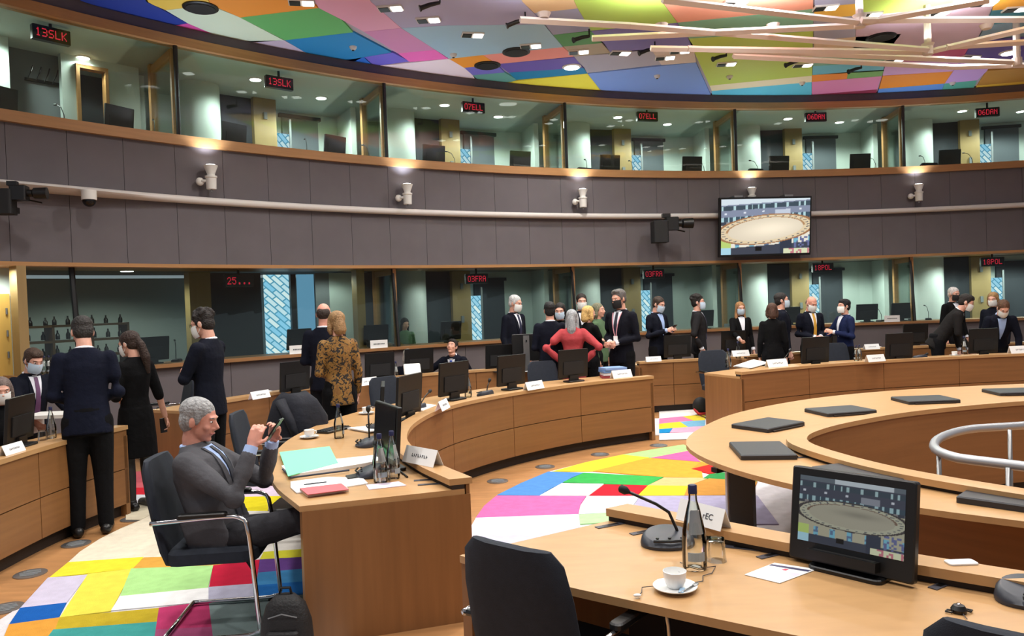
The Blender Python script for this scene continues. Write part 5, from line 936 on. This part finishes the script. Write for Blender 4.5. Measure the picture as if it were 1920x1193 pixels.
def person(label, px, top, Y, face, arms=('down', 'down'), lean=0, head=(0, 0), hair=('short', (40, 32, 28)), mask=None, up=navy, low=trou, shirt=shirtw, tie=None, skin='fair', female=False, kind='suit', near=False, H0=None, glasses=False, lanyard=None, loc=None, seated=None, hem=.80, curl=.7, palms=None, feet=True, twist=0, beard=False, bulk=1.0):
    vs = .0065 if near else .0085; vb = .011 if near else .016
    r3 = lambda ax, a: Matrix.Rotation(a, 4, ax)
    hip = Vector((0, 0, .92)) if not seated else Vector((0, 0, .47))
    dz = hip.z - .92
    T = Matrix.Translation(hip) @ r3('Z', twist) @ r3('X', -lean) @ Matrix.Translation((0, 0, -.92))      # torso frame: standing coordinates leaned about the hip
    wf = .90 if female else 1.0
    sx = .168 * wf; shoulders = {}
    # arms
    A = {}
    for s_, nm in ((-1, arms[0]), (1, arms[1])):
        e, w = ARMS[nm] if isinstance(nm, str) else nm; S = Vector((s_ * sx, -.005, 1.40)); A[s_] = [T @ S, T @ (S + Vector((s_ * e[0], e[1], e[2]))), T @ (S + Vector((s_ * w[0], w[1], w[2])))]
    # legs
    Lg = {}
    for s_ in (-1, 1):
        if seated: Lg[s_] = [Vector(v) for v in (seated[0] if s_ < 0 else seated[1])]
        else: Lg[s_] = [Vector((s_ * .085, 0, .90)), Vector((s_ * .095, .01, .48)), Vector((s_ * .10, -.02, .075))]
    # head frame
    N = T @ Vector((0, -.01, 1.512)); HM = Matrix.Translation(N) @ r3('Z', head[0]) @ r3('X', -lean * .35 - head[1]) @ Matrix.Translation((0, .015, .115))
    g = empty('person', label=label, cat='person', group='people in the meeting room')
    hs_ = .96 if female else 1.0
    def hp(x, y, z): return tuple(HM @ Vector((x * hs_, y * hs_, z * hs_)))
    def hell(mb, c, r, n=16, m=11): mb.ell((0, 0, 0), (1, 1, 1), n, m, M=HM @ Matrix.Translation(Vector(c) * hs_) @ Matrix.Diagonal((r[0] * hs_, r[1] * hs_, r[2] * hs_, 1)))
    h = MB(); hell(h, (0, -.008, .032), (.073, .094, .086)); hell(h, (0, .018, -.03), (.060, .074, .085)); hell(h, (0, .03, -.076), (.043, .048, .038)); hell(h, (0, .070, -.094), (.022, .018, .017)); hell(h, (0, .05, .0), (.058, .042, .05))
    h.tube([hp(0, .084, .020), hp(0, .100, -.004), hp(0, .113, -.022), hp(0, .098, -.034)], [.0085, .0105, .0135, .009], 10); hell(h, (-.011, .096, -.03), (.009, .011, .008)); hell(h, (.011, .096, -.03), (.009, .011, .008))
    h.tube([hp(-.045, .074, .030), hp(-.02, .086, .034), hp(.02, .086, .034), hp(.045, .074, .030)], .0095, 8)
    for s_ in (-1, 1): hell(h, (s_ * .074, -.008, -.006), (.010, .021, .032)); hell(h, (s_ * .04, .062, -.022), (.022, .022, .02))
    hell(h, (0, .086, -.052), (.023, .010, .007)); hell(h, (0, .085, -.063), (.021, .010, .007))
    nb = T @ Vector((0, -.015, 1.42)); h.tube([nb, N + Vector((0, 0, .01)), Vector(hp(0, -.02, -.05))], [.066 * wf, .057 * wf, .054 * wf], 14)
    ms = [remesh(h, vs, 2)]
    hm = MB()
    for s_ in (-1, 1):
        S, E_, W_ = A[s_]; d = (W_ - E_).normalized(); n = Vector((-s_, .2, -.1)) if not palms else Vector(palms[0] if s_ < 0 else palms[1]); 
        hand(hm, W_ + d * .015, d if not palms or len(palms) < 3 else palms[2 if s_ < 0 else 3], n, 1 if s_ < 0 else -1, curl, .95 if female else 1.05)
    ms.append(remesh(hm, .0048 if near else .006, 1, .4))
    b = MB(); loft(b, [(.86, .14, .10, 0), (.95, .15, .10, 0), (1.08, .13, .09, 0), (1.28, .15, .10, 0), (1.40, .16, .08, 0), (1.46, .07, .06, -.01)], T)
    for s_ in (-1, 1):
        capsule(b, A[s_], [.05 * wf, .040 * wf, .0265]); capsule(b, Lg[s_], [.085, .055, .038])
        if seated: capsule(b, [Lg[s_][0], hip], [.085, .09])
    ms.append(remesh(b, vb, 1)); me_b = join(ms)
    body = me_b.build('body', SKIN[skin], g, True)
    # eyes, brows, mouth
    for s_ in (-1, 1):
        eo = MB().ell((0, 0, 0), (1, 1, 1), 10, 7, M=HM @ Matrix.Translation((s_ * .031 * hs_, .080 * hs_, .012)) @ Matrix.Diagonal((.012, .008, .0055, 1))).build('eye', eye_w, g, True)
        MB().ell((0, 0, 0), (1, 1, 1), 8, 6, M=HM @ Matrix.Translation((s_ * .031 * hs_, .0855 * hs_, .0115)) @ Matrix.Diagonal((.0052, .0042, .0052, 1))).build('pupil', eye_d, eo, True)
        MB().tube([hp(s_ * .017, .0905, .030), hp(s_ * .034, .0885, .0355), hp(s_ * .05, .075, .032)], [.0028, .0034, .0025], 6).build('eyebrow', hairm(tuple(int(q * .7) for q in hair[1])), g, True)
    if not mask: mo = MB(); mo.tube([hp(-.024, .084, -.058), hp(-.01, .0955, -.0565), hp(.01, .0955, -.0565), hp(.024, .084, -.058)], [.003, .0046, .0046, .003], 8); mo.build('mouth', lip_m, g, True)
    # hair
    st_, hc = hair; hr_ = MB()
    if st_ == 'bald': hell(hr_, (0, -.050, .006), (.0775, .062, .070)); hell(hr_, (0, -.02, .0), (.0785, .05, .03))
    else:
        hell(hr_, (0, -.022, .053), (.082, .100, .080)); hell(hr_, (0, -.045, .0), (.0775, .066, .085))
        for s_ in (-1, 1): hell(hr_, (s_ * .07, .012, .022), (.011, .022, .04))
        if st_ == 'curly':
            rr = random.Random(3)
            for q in range(46): t, a = rr.uniform(.0, 1.45), rr.uniform(0, 6.28); hell(hr_, (.072 * math.cos(a) * math.cos(t), -.028 + .088 * math.sin(a) * math.cos(t), .06 + .072 * math.sin(t)), (.026,) * 3, 8, 6)
        if st_ == 'quiff': hell(hr_, (0, .035, .105), (.06, .045, .03)); hell(hr_, (.02, .05, .09), (.045, .03, .025))
        if st_ == 'flat': hell(hr_, (0, .01, .09), (.07, .07, .042)); hell(hr_, (0, .06, .082), (.055, .026, .022))
        if st_ in ('long', 'bob', 'pony'):
            hell(hr_, (0, -.03, .045), (.088, .102, .088))
            zl = {'long': -.27, 'bob': -.13, 'pony': -.02}[st_]
            for s_ in (-1, 1): hr_.tube([hp(s_ * .068, .005, .06), hp(s_ * .078, -.005, 0), hp(s_ * .082, -.01, zl * .6), hp(s_ * .07, -.015, zl)], [.02, .024, .028, .016], 10) if st_ != 'pony' else None
            hr_.tube([hp(0, -.07, .05), hp(0, -.085, -.03), hp(0, -.085, zl * .7), hp(0, -.075, zl)], [.055, .062, .066, .045], 14) if st_ != 'pony' else hr_.tube([hp(0, -.10, .04), hp(.0, -.125, -.04), hp(.02, -.12, -.18), hp(.05, -.07, -.34)], [.03, .04, .045, .02], 12)
            if st_ == 'long' and hair[1][0] > 120:
                for s_ in (-1, 1): hr_.tube([hp(s_ * .075, .0, -.1), hp(s_ * .08, .03, -.2), hp(s_ * .07, .05, -.30)], [.028, .032, .018], 10)
    from_mesh('hair', remesh(hr_, .0075 if near else .010, 2), hairm(hc), g)
    if beard:
        be = MB(); hell(be, (0, .034, -.082), (.0455, .048, .034)); hell(be, (0, .073, -.098), (.0235, .018, .016)); from_mesh('beard', remesh(be, .006, 1), hairm(tuple(int(v * .9) for v in hc)), g)
    if mask:
        grid = []
        for i in range(8):
            z = .002 - .108 * i / 7; row = []
            for j in range(13):
                a = math.radians(-78 + 156 * j / 12); k_ = math.sqrt(max(.12, 1 - ((z + .045) / .085) ** 2)); bulge = 1.0 + .04 * math.cos(a * 2); x = .073 * math.sin(a) * k_ ** .5; y = .018 + .098 * math.cos(a) * bulge * k_ ** .45; row.append(hp(x, y, z))
            grid.append(row)
        mm = MB().sheet(grid, .0, 0) if False else MB(); R_ = len(grid); C_ = len(grid[0]); vs_ = [p for r in grid for p in r]; inn = [tuple(Vector(p) + (Vector(hp(0, .0, -.05)) - Vector(p)) * .05) for p in vs_]; mm.add(vs_ + inn, [(i * C_ + j, i * C_ + j + 1, (i + 1) * C_ + j + 1, (i + 1) * C_ + j) for i in range(R_ - 1) for j in range(C_ - 1)] + [(R_ * C_ + i * C_ + j, R_ * C_ + (i + 1) * C_ + j, R_ * C_ + (i + 1) * C_ + j + 1, R_ * C_ + i * C_ + j + 1) for i in range(R_ - 1) for j in range(C_ - 1)])
        mo = mm.build('face_mask', mask, g, True); lp = MB()
        for s_ in (-1, 1): lp.tube([hp(s_ * .068, .04, -.015), hp(s_ * .079, -.012, .02), hp(s_ * .079, -.03, -.01), hp(s_ * .07, .03, -.07)], .0022, 5)
        lp.build('ear_loop', mask, mo)
    if glasses:
        gl = MB()
        for s_ in (-1, 1): gl.tube([hp(s_ * .032 + .022 * math.cos(a), .098 - .1 * abs(s_ * .032 + .022 * math.cos(a)) ** 1.3, .012 + .017 * math.sin(a)) for a in [2 * math.pi * q / 12 for q in range(13)]], .002, 5); gl.tube([hp(s_ * .054, .092, .016), hp(s_ * .076, .02, .014), hp(s_ * .077, -.015, .008)], .002, 5)
        gl.tube([hp(-.01, .1, .014), hp(.01, .1, .014)], .002, 5); gl.build('eyeglasses', black, g)
    # clothes
    jk = MB(); o_ = .018
    secs = [(hem, .182 * wf, .128, -.005), (.88, .178 * wf, .128, 0), (.98, .165 * wf, .120, 0), (1.10, .152 * wf, .112, .004), (1.22, .165 * wf, .124, .006), (1.32, .180 * wf, .124, 0), (1.405, .186 * wf, .100, -.006), (1.45, .130 * wf, .084, -.012), (1.492, .072 * wf, .068, -.018)]
    if bulk != 1: secs = [(a_, b_ * (1 + (bulk - 1) * .5), c__ * (bulk if a_ < 1.42 else 1), d_ + .02 * (bulk - 1)) for a_, b_, c__, d_ in secs]
    if female: secs[4] = (1.22, .150, .128, .014); secs[3] = (1.10, .132, .104, .004)
    if seated: secs = [q for q in secs if q[0] > .9]; secs = [(.86, .17, .13, 0)] + secs
    loft(jk, secs, T)
    slv = 1.0
    for s_ in (-1, 1):
        S, E_, W_ = A[s_]
        if kind in ('dress', 'shortsleeve'): m_ = S.lerp(E_, 1.0); capsule(jk, [S, m_, m_.lerp(W_, .12)], [.066 * wf, .056 * wf, .052 * wf])
        else: capsule(jk, [S, S.lerp(E_, .5), E_, E_.lerp(W_, .5), E_.lerp(W_, .84 if near else .92)], [q * wf * (1 + (bulk - 1) * (.9 if female else .35)) for q in (.066, .060, .054, .048, .041)])
    if kind == 'dress': loft(jk, [(.52, .20, .15, 0), (.70, .19, .15, 0), (.9, .175, .135, 0), (1.0, .16, .12, 0)], T)
    top_o = from_mesh({'dress': 'dress', 'shortsleeve': 'top'}.get(kind, 'jacket'), remesh(jk, vb * .9, 3), up, g)
    def front(z, x, off): 
        for q in range(len(secs) - 1):
            if secs[q][0] <= z <= secs[q + 1][0]:
                t = (z - secs[q][0]) / (secs[q + 1][0] - secs[q][0]); rx = secs[q][1] + (secs[q + 1][1] - secs[q][1]) * t; ry = secs[q][2] + (secs[q + 1][2] - secs[q][2]) * t; yo = secs[q][3] + (secs[q + 1][3] - secs[q][3]) * t; return yo + ry * math.sqrt(max(0, 1 - (x / rx) ** 2)) + off
        return .07
    def bib(name, m, z0, z1, w0, w1, off, t=.012):
        grid = []
        for i in range(12):
            z = z1 + (z0 - z1) * i / 11; w = w1 + (w0 - w1) * i / 11; grid.append([(w * (j / 4 - 1), front(z, w * (j / 4 - 1), off), z) for j in range(9)])
        mb = MB().sheet(grid, t); mb.v = [tuple(T @ Vector(p)) for p in mb.v]; return mb.build(name, m, g, True, 60)
    if kind == 'suit':
        bib('shirt', shirt, 1.12, 1.462, .006, .062, .003); c_ = MB(); c_.tube([T @ Vector((.066 * wf * math.cos(a), -.012 + .064 * math.sin(a), 1.478 + .012 * math.sin(a) * -1)) for a in [2 * math.pi * q / 18 for q in range(19)]], .012, 8); c_.build('shirt_collar', shirt, g, True)
        for s_ in (-1, 1):
            gr = [[(s_ * (.012 + (.062 - .012) * (i / 8) + .0 + wd), front(1.13 + .33 * i / 8, .012 + .05 * i / 8 + wd, .008), 1.13 + .33 * i / 8) for wd in (0, .015 + .03 * math.sin(math.pi * min(1, i / 7)) * .8)] for i in range(9)]
            mb = MB().sheet(gr, .008); mb.v = [tuple(T @ Vector(p)) for p in mb.v]; mb.build('lapel', up, g, True, 60)
        if tie: bib('tie', tie, .98 if tie[0:0] else 1.02, 1.455, .030, .018, .010) if False else bib('tie', tie, 1.03, 1.455, .030, .017, .011)
        if not female or True:
            for s_ in (-1, 1): E_, W_ = A[s_][1], A[s_][2]; MB().tube([E_.lerp(W_, .86), E_.lerp(W_, 1.05)], [.039, .037], 12).build('shirt_cuff', shirt, g, True, 50)
    if lanyard: 
        for s_ in (-1, 1):
            gr = [[(s_ * (.01 + .055 * i / 6) + wd, front(1.15 + .30 * i / 6, .01 + .055 * i / 6, .016), 1.15 + .30 * i / 6) for wd in (-.006, .006)] for i in range(7)]
            mb = MB().sheet(gr, .003); mb.v = [tuple(T @ Vector(p)) for p in mb.v]; mb.build('lanyard', lanyard, g)
        mb = MB().box((0, front(1.12, 0, .018), 1.11), (.06, .006, .085)); mb.v = [tuple(T @ Vector(p)) for p in mb.v]; mb.build('badge', paper, g)
    tr = MB()
    if kind != 'dress':
        if not seated: loft(tr, [(.80, .150, .118, 0), (.88, .168, .122, 0), (1.0, .155, .112, 0), (1.04, .14, .10, 0)], Matrix())
        else: tr.ell(tuple(hip), (.17, .15, .12), 18, 10)
        for s_ in (-1, 1):
            a, k_, f_ = Lg[s_]; capsule(tr, [a, a.lerp(k_, .5), k_, k_.lerp(f_, .5), k_.lerp(f_, .97)], [.102, .090, .074, .064, .058])
        from_mesh('trousers', remesh(tr, vb, 3), low, g)
    else:
        for s_ in (-1, 1): a, k_, f_ = Lg[s_]; capsule(tr, [a, k_, k_.lerp(f_, .35), f_], [.09, .060, .058, .040])
        from_mesh('tights', remesh(tr, vb * .8, 2), low, g)
    if feet:
        for s_ in (-1, 1):
            f_ = Lg[s_][2]; fm = MB(); fd = Vector((s_ * .12, 1, 0)).normalized(); z0 = f_.z - .075
            c0 = Vector((f_.x, f_.y, z0)); capsule(fm, [c0 + fd * -.04 + Vector((0, 0, .045)), c0 + fd * .07 + Vector((0, 0, .042)), c0 + fd * .15 + Vector((0, 0, .032)), c0 + fd * .185 + Vector((0, 0, .026))], [.042, .044, .042, .028]); fm.tube([c0 + Vector((0, -.01, .04)), c0 + Vector((0, 0, .11))], [.046, .044], 12); 
            fm.v = [(p[0], p[1], max(p[2], z0 + .0)) for p in fm.v]; sho = from_mesh('shoe', remesh(fm, .009, 2), shoe_m, g)
            if kind == 'dress': MB().tube([c0 + fd * -.05 + Vector((0, 0, .0)), c0 + fd * -.05 + Vector((0, 0, .05))], [.01, .014], 8).build('shoe_heel', mat('heel_gold', (150, 130, 90), .35), g)
    # placing
    top_l = HM @ Vector((0, -.01, .125)); a = math.radians(face); rz = a + math.pi      # face 0 looks to the camera, 90 to the right
    if loc is None:
        P = at(px, top, Y=Y); k_ = P.z / top_l.z if H0 is None else H0 / 1.755; g.scale = (k_,) * 3; off = Matrix.Rotation(rz, 4, 'Z') @ (Vector((top_l.x, top_l.y, 0)) * k_); g.location = (P.x - off.x, P.y - off.y, 0 if H0 is None else P.z - top_l.z * k_)
    else: g.location = loc
    g.rotation_euler = (0, 0, rz); HANDS[g.name] = (A[-1][2], A[1][2]); return g
HANDS = {}
def held(g, pl, size, label, name, m, cat, rot=(0, 0, 0)):
    rz = g.rotation_euler[2]; p = Matrix.Translation(g.location) @ Matrix.Rotation(rz, 4, 'Z') @ Matrix.Scale(g.scale[0], 4) @ Vector(pl)
    e = empty(name, p, rz, label=label, cat=cat); e.rotation_euler = (rot[0], rot[1], rz + rot[2]); MB().bbox((0, 0, 0), size, .006).build(name + '_body', m, e); MB().box((0, 0, size[2] / 2), (size[0] * .88, size[1] * .9, .001)).build('phone_screen', black_soft, e); return e
SMALL = random
# the seated man in grey: sits back, both forearms raised to a phone
sg = ([(-.09, .05, .48), (-.11, .50, .52), (-.12, .55, .08)], [(.09, .05, .48), (.08, .50, .60), (.10, .78, .34)])
man = person('grey-haired man in grey suit seated sideways reading his phone', 0, 0, 0, 90, arms=(((.05, .26, -.23), (-.07, .40, -.01)), ((.06, .24, -.23), (-.05, .35, .0))), lean=-.19, head=(0, .30), hair=('short', (150, 150, 150)), up=greyc, low=cloth('grey_trousers', (50, 50, 54)), shirt=shirtb, tie=mat('tie_dark', (34, 36, 46), .7, var=.5, vs=(90, 90, 90)), skin='rosy', near=True, loc=(-1.72, 4.36, .01), seated=sg, curl=.75, palms=((.5, .1, .4), (-.5, .1, .4)), bulk=1.22)
man.rotation_euler[2] -= .0
skt = MB(); skt.tube([(-.0, -.10, .62), (.0, -.08, .5), (.0, -.06, .40)], [.17, .2, .17], 16, flat=.5, up=(0, 1, 0)); 
for s_ in (-1, 1): from_mesh('jacket_skirt', remesh(MB().rows([[(s_ * .17 + .025 * math.cos(a), yy + .13 * math.sin(a), zz) for a in [2 * math.pi * q / 14 for q in range(14)]] for zz, yy in ((.44, .02), (.49, .02), (.56, .0), (.64, -.03))]), .012, 3), greyc, man)
w = HANDS[man.name][0].lerp(HANDS[man.name][1], .5); held(man, w + Vector((0, .075, .085)), (.074, .15, .009), 'dark smartphone held by the seated man in grey', 'smartphone', black, 'smartphone', (.95, 0, 0))
# standing people, left to right
person('man in navy suit seen from behind at the left desk', 152, 596, 6.4, -152, lean=.12, arms=('front', 'front'), head=(.15, .35), hair=('flat', (44, 40, 38)), up=cloth('navy_suit', (14, 18, 34)), low=trou, near=True, skin='fair')
wd = person('woman in black dress with long dark ponytail and white mask', 236, 622, 7.05, -118, arms=('front', ((.08, -.03, -.29), (.17, .0, -.53))), head=(.3, .3), hair=('pony', (50, 36, 30)), mask=maskw, up=cloth('dress_black', (9, 9, 11)), low=mat('tights_black', (22, 20, 21), .6), female=True, kind='dress', near=True)
held(wd, HANDS[wd.name][1] + Vector((.0, .03, -.10)), (.07, .14, .01), 'smartphone hanging in the hand of the woman in black', 'smartphone', black, 'smartphone', (1.5, 0, 0))
person('man in dark suit with glasses and mask, arms folded', 373, 583, 7.2, -100, arms=('fold', 'fold'), head=(.1, .3), hair=('curly', (34, 28, 26)), mask=maskw, up=navy, near=True, glasses=True)
person('young man in dark suit with blue mask leaning over a white box', 66, 655, 7.25, 62, arms=('reach', 'reach'), lean=.12, head=(0, .35), hair=('flat', (66, 50, 40)), mask=maskb, up=navy, tie=mat('tie_plum', (96, 60, 96), .6), H0=1.62)
person('masked person with grey hair cut by the left picture edge', 2, 708, 6.75, 40, head=(0, .2), hair=('bob', (110, 96, 90)), mask=maskw, up=blk, H0=1.7, female=True, kind='jacket', feet=False)
person('balding man in dark suit seen from behind beside leopard print', 606, 568, 8.9, 178, arms=('front', 'front'), head=(.2, .1), hair=('bald', (52, 40, 34)), up=navy, skin='rosy')
leo = bpy.data.materials.new('leopard_print'); leo.use_nodes = True; nt = leo.node_tree; bb = nt.nodes['Principled BSDF']; tc = nt.nodes.new('ShaderNodeTexCoord'); nz = nt.nodes.new('ShaderNodeTexNoise'); nz.inputs['Scale'].default_value = 22; nz.inputs['Detail'].default_value = 2; nz.inputs['Distortion'].default_value = 1.4; rp_ = nt.nodes.new('ShaderNodeValToRGB'); q = rp_.color_ramp; q.elements[0].position = .44; q.elements[0].color = (.012, .008, .006, 1); q.elements[1].position = .52; q.elements[1].color = (.30, .15, .025, 1); kk = q.elements.new(.62); kk.color = (.20, .09, .02, 1)
nt.links.new(tc.outputs['Object'], nz.inputs['Vector']); nt.links.new(nz.outputs[0], rp_.inputs[0]); nt.links.new(rp_.outputs[0], bb.inputs['Base Color']); bb.inputs['Roughness'].default_value = .8
person('woman with fair shoulder-length hair in leopard-print jacket', 629, 583, 8.0, -150, arms=('front', 'down'), head=(.1, .1), hair=('bob', (142, 110, 74)), up=leo, low=blk, female=True, kind='jacket', near=True, hem=.78)
person('seated person with pale grey hair behind a monitor on the back row', 765, 654, 12.35, 175, head=(0, .1), hair=('bob', (170, 164, 158)), up=navy, H0=1.66, female=True, kind='jacket', feet=False)
person('dark-haired man in suit with blue tie leaning across the back row', 850, 637, 12.3, -20, arms=(('down'), ((.2, .1, -.1), (.45, .18, -.12))), lean=.55, head=(0, -.55), hair=('flat', (34, 28, 26)), up=navy, tie=mat('tie_blue', (40, 80, 180), .6), H0=1.78)
person('white-haired man with white mask and dark tie facing right', 968, 554, 12.6, 48, head=(.2, .25), hair=('short', (196, 196, 196)), mask=maskw, up=navy, tie=mat('tie_dark2', (30, 34, 60), .6))
person('dark-haired man in navy suit seen from behind, left of coral jacket', 1030, 566, 10.8, 182, arms=('front', 'front'), hair=('flat', (28, 26, 26)), up=navy)
person('dark-haired woman with blue mask behind the coral jacket', 1049, 568, 11.25, -10, head=(0, .2), hair=('bob', (30, 24, 22)), mask=maskb, up=blk, female=True, kind='jacket')
person('woman with long grey hair in coral jacket, hands on hips', 1072, 580, 10.6, 172, arms=('hips', 'hips'), head=(-.1, .05), hair=('long', (150, 152, 154)), up=coral, low=blk, female=True, kind='jacket', hem=.74, bulk=1.25)
person('blonde woman in black behind the coral jacket', 1103, 573, 11.4, 120, arms=('fold', 'fold'), hair=('bob', (206, 168, 104)), up=blk, female=True, kind='jacket')
person('tall man with white mask far behind the blonde woman', 1090, 551, 12.6, 5, head=(0, .1), hair=('short', (38, 30, 26)), mask=maskw, up=navy)
person('woman in green top by the booth window behind the group', 1121, 568, 12.2, 60, hair=('bob', (112, 112, 90)), up=greenc, female=True, kind='jacket')
person('tall grey-haired man with black mask and lanyard, hands clasped', 1158, 543, 10.8, -42, arms=('front', 'front'), head=(-.15, .2), hair=('quiff', (92, 88, 86)), mask=maskk, up=cloth('ink', (14, 15, 24)), tie=mat('tie_dark3', (26, 28, 44), .6), lanyard=mat('lanyard_pink', (210, 150, 160), .6))
p20 = person('man in blue shirt and dark jacket reading a phone', 1238, 557, 12.7, 40, arms=('phone', 'phone'), head=(.1, .35), hair=('short', (60, 48, 40)), mask=maskb, up=navy, shirt=shirtb)
held(p20, HANDS[p20.name][0].lerp(HANDS[p20.name][1], .5) + Vector((0, .08, .05)), (.07, .14, .01), 'smartphone read by the man in blue shirt', 'smartphone', black, 'smartphone', (.6, 0, 0))
person('dark-haired man in dark suit facing right with blue mask', 1307, 553, 12.75, 75, arms=('pocket', 'pocket'), hair=('curly', (30, 26, 24)), mask=maskb, up=char, tie=mat('tie_dark2', (30, 34, 60), .6))
person('woman with long light brown hair and blue mask facing the camera', 1388, 566, 13.45, 5, arms=('down', 'reach'), head=(0, .15), hair=('long', (158, 116, 76)), mask=maskb, up=blk, female=True, kind='suit')
person('woman with curly brown hair in black seen from behind', 1447, 568, 11.75, 165, hair=('bob', (74, 50, 38)), up=blk, female=True, kind='jacket')
person('tall man with blue mask and thinning hair facing right', 1464, 549, 12.2, 78, arms=('down', 'down'), hair=('short', (38, 34, 34)), mask=maskb, up=navy)
person('bald man in dark suit with yellow tie looking at his hands', 1524, 556, 12.35, 12, arms=('front', 'front'), head=(0, .4), hair=('bald', (120, 100, 90)), mask=maskw, up=navy, tie=mat('tie_gold', (200, 150, 50), .6), skin='rosy')
person('dark-haired man in royal blue jacket with white mask facing left', 1583, 561, 12.3, -82, arms=('phone', 'table'), hair=('flat', (26, 24, 26)), mask=maskw, up=royal)
person('white-haired man with dark mask by the right booth window', 1789, 539, 13.9, 15, head=(0, .15), hair=('short', (206, 200, 196)), mask=maskk, up=blk)
person('man in charcoal suit bending right over a monitor', 1818, 553, 12.0, 62, arms=('table', 'reach'), lean=.62, head=(0, .25), hair=('flat', (36, 30, 28)), mask=maskw, up=cloth('dark_brown', (30, 28, 28)), H0=1.8)
person('fair-haired woman in navy jacket with white mask at right', 1861, 548, 12.55, -50, head=(0, .2), hair=('bob', (150, 116, 76)), mask=maskw, up=navy, female=True, kind='jacket')
person('man in navy jacket and blue shirt bending over the right-hand desk', 1884, 566, 11.85, -15, arms=('table', 'table'), lean=.55, head=(0, .5), hair=('short', (88, 62, 46)), mask=maskw, up=navy, shirt=shirtb, H0=1.78)
pb = person('woman in green shirt seated behind the dark booth glass', 762, 588, 14.6, 20, head=(.2, .3), hair=('long', (40, 32, 28)), up=greenc, female=True, kind='jacket', H0=1.6, feet=False)
s_b, _ = on_wall(762, 610, .9); pb.location = WP(s_b, 1.0, -.02)
# foreground red bag strap and odd pieces seen at the far desk end
rb = empty('red_bag', label='small black and red bag on the floor at the right-hand desk end', cat='bag'); p = at(1314, 780, z=0); rb.location = (p.x, p.y, .012); MB().ell((0, 0, .14), (.12, .08, .13)).build('bag_body', black_soft, rb, True); MB().tube([(-.1, -.02, .1), (-.05, -.07, .03), (.08, -.06, .03)], .02, 8).build('bag_strap', mat('strap_red', (180, 40, 40), .6), rb, True)
bpy.data.scenes.remove(TMP)
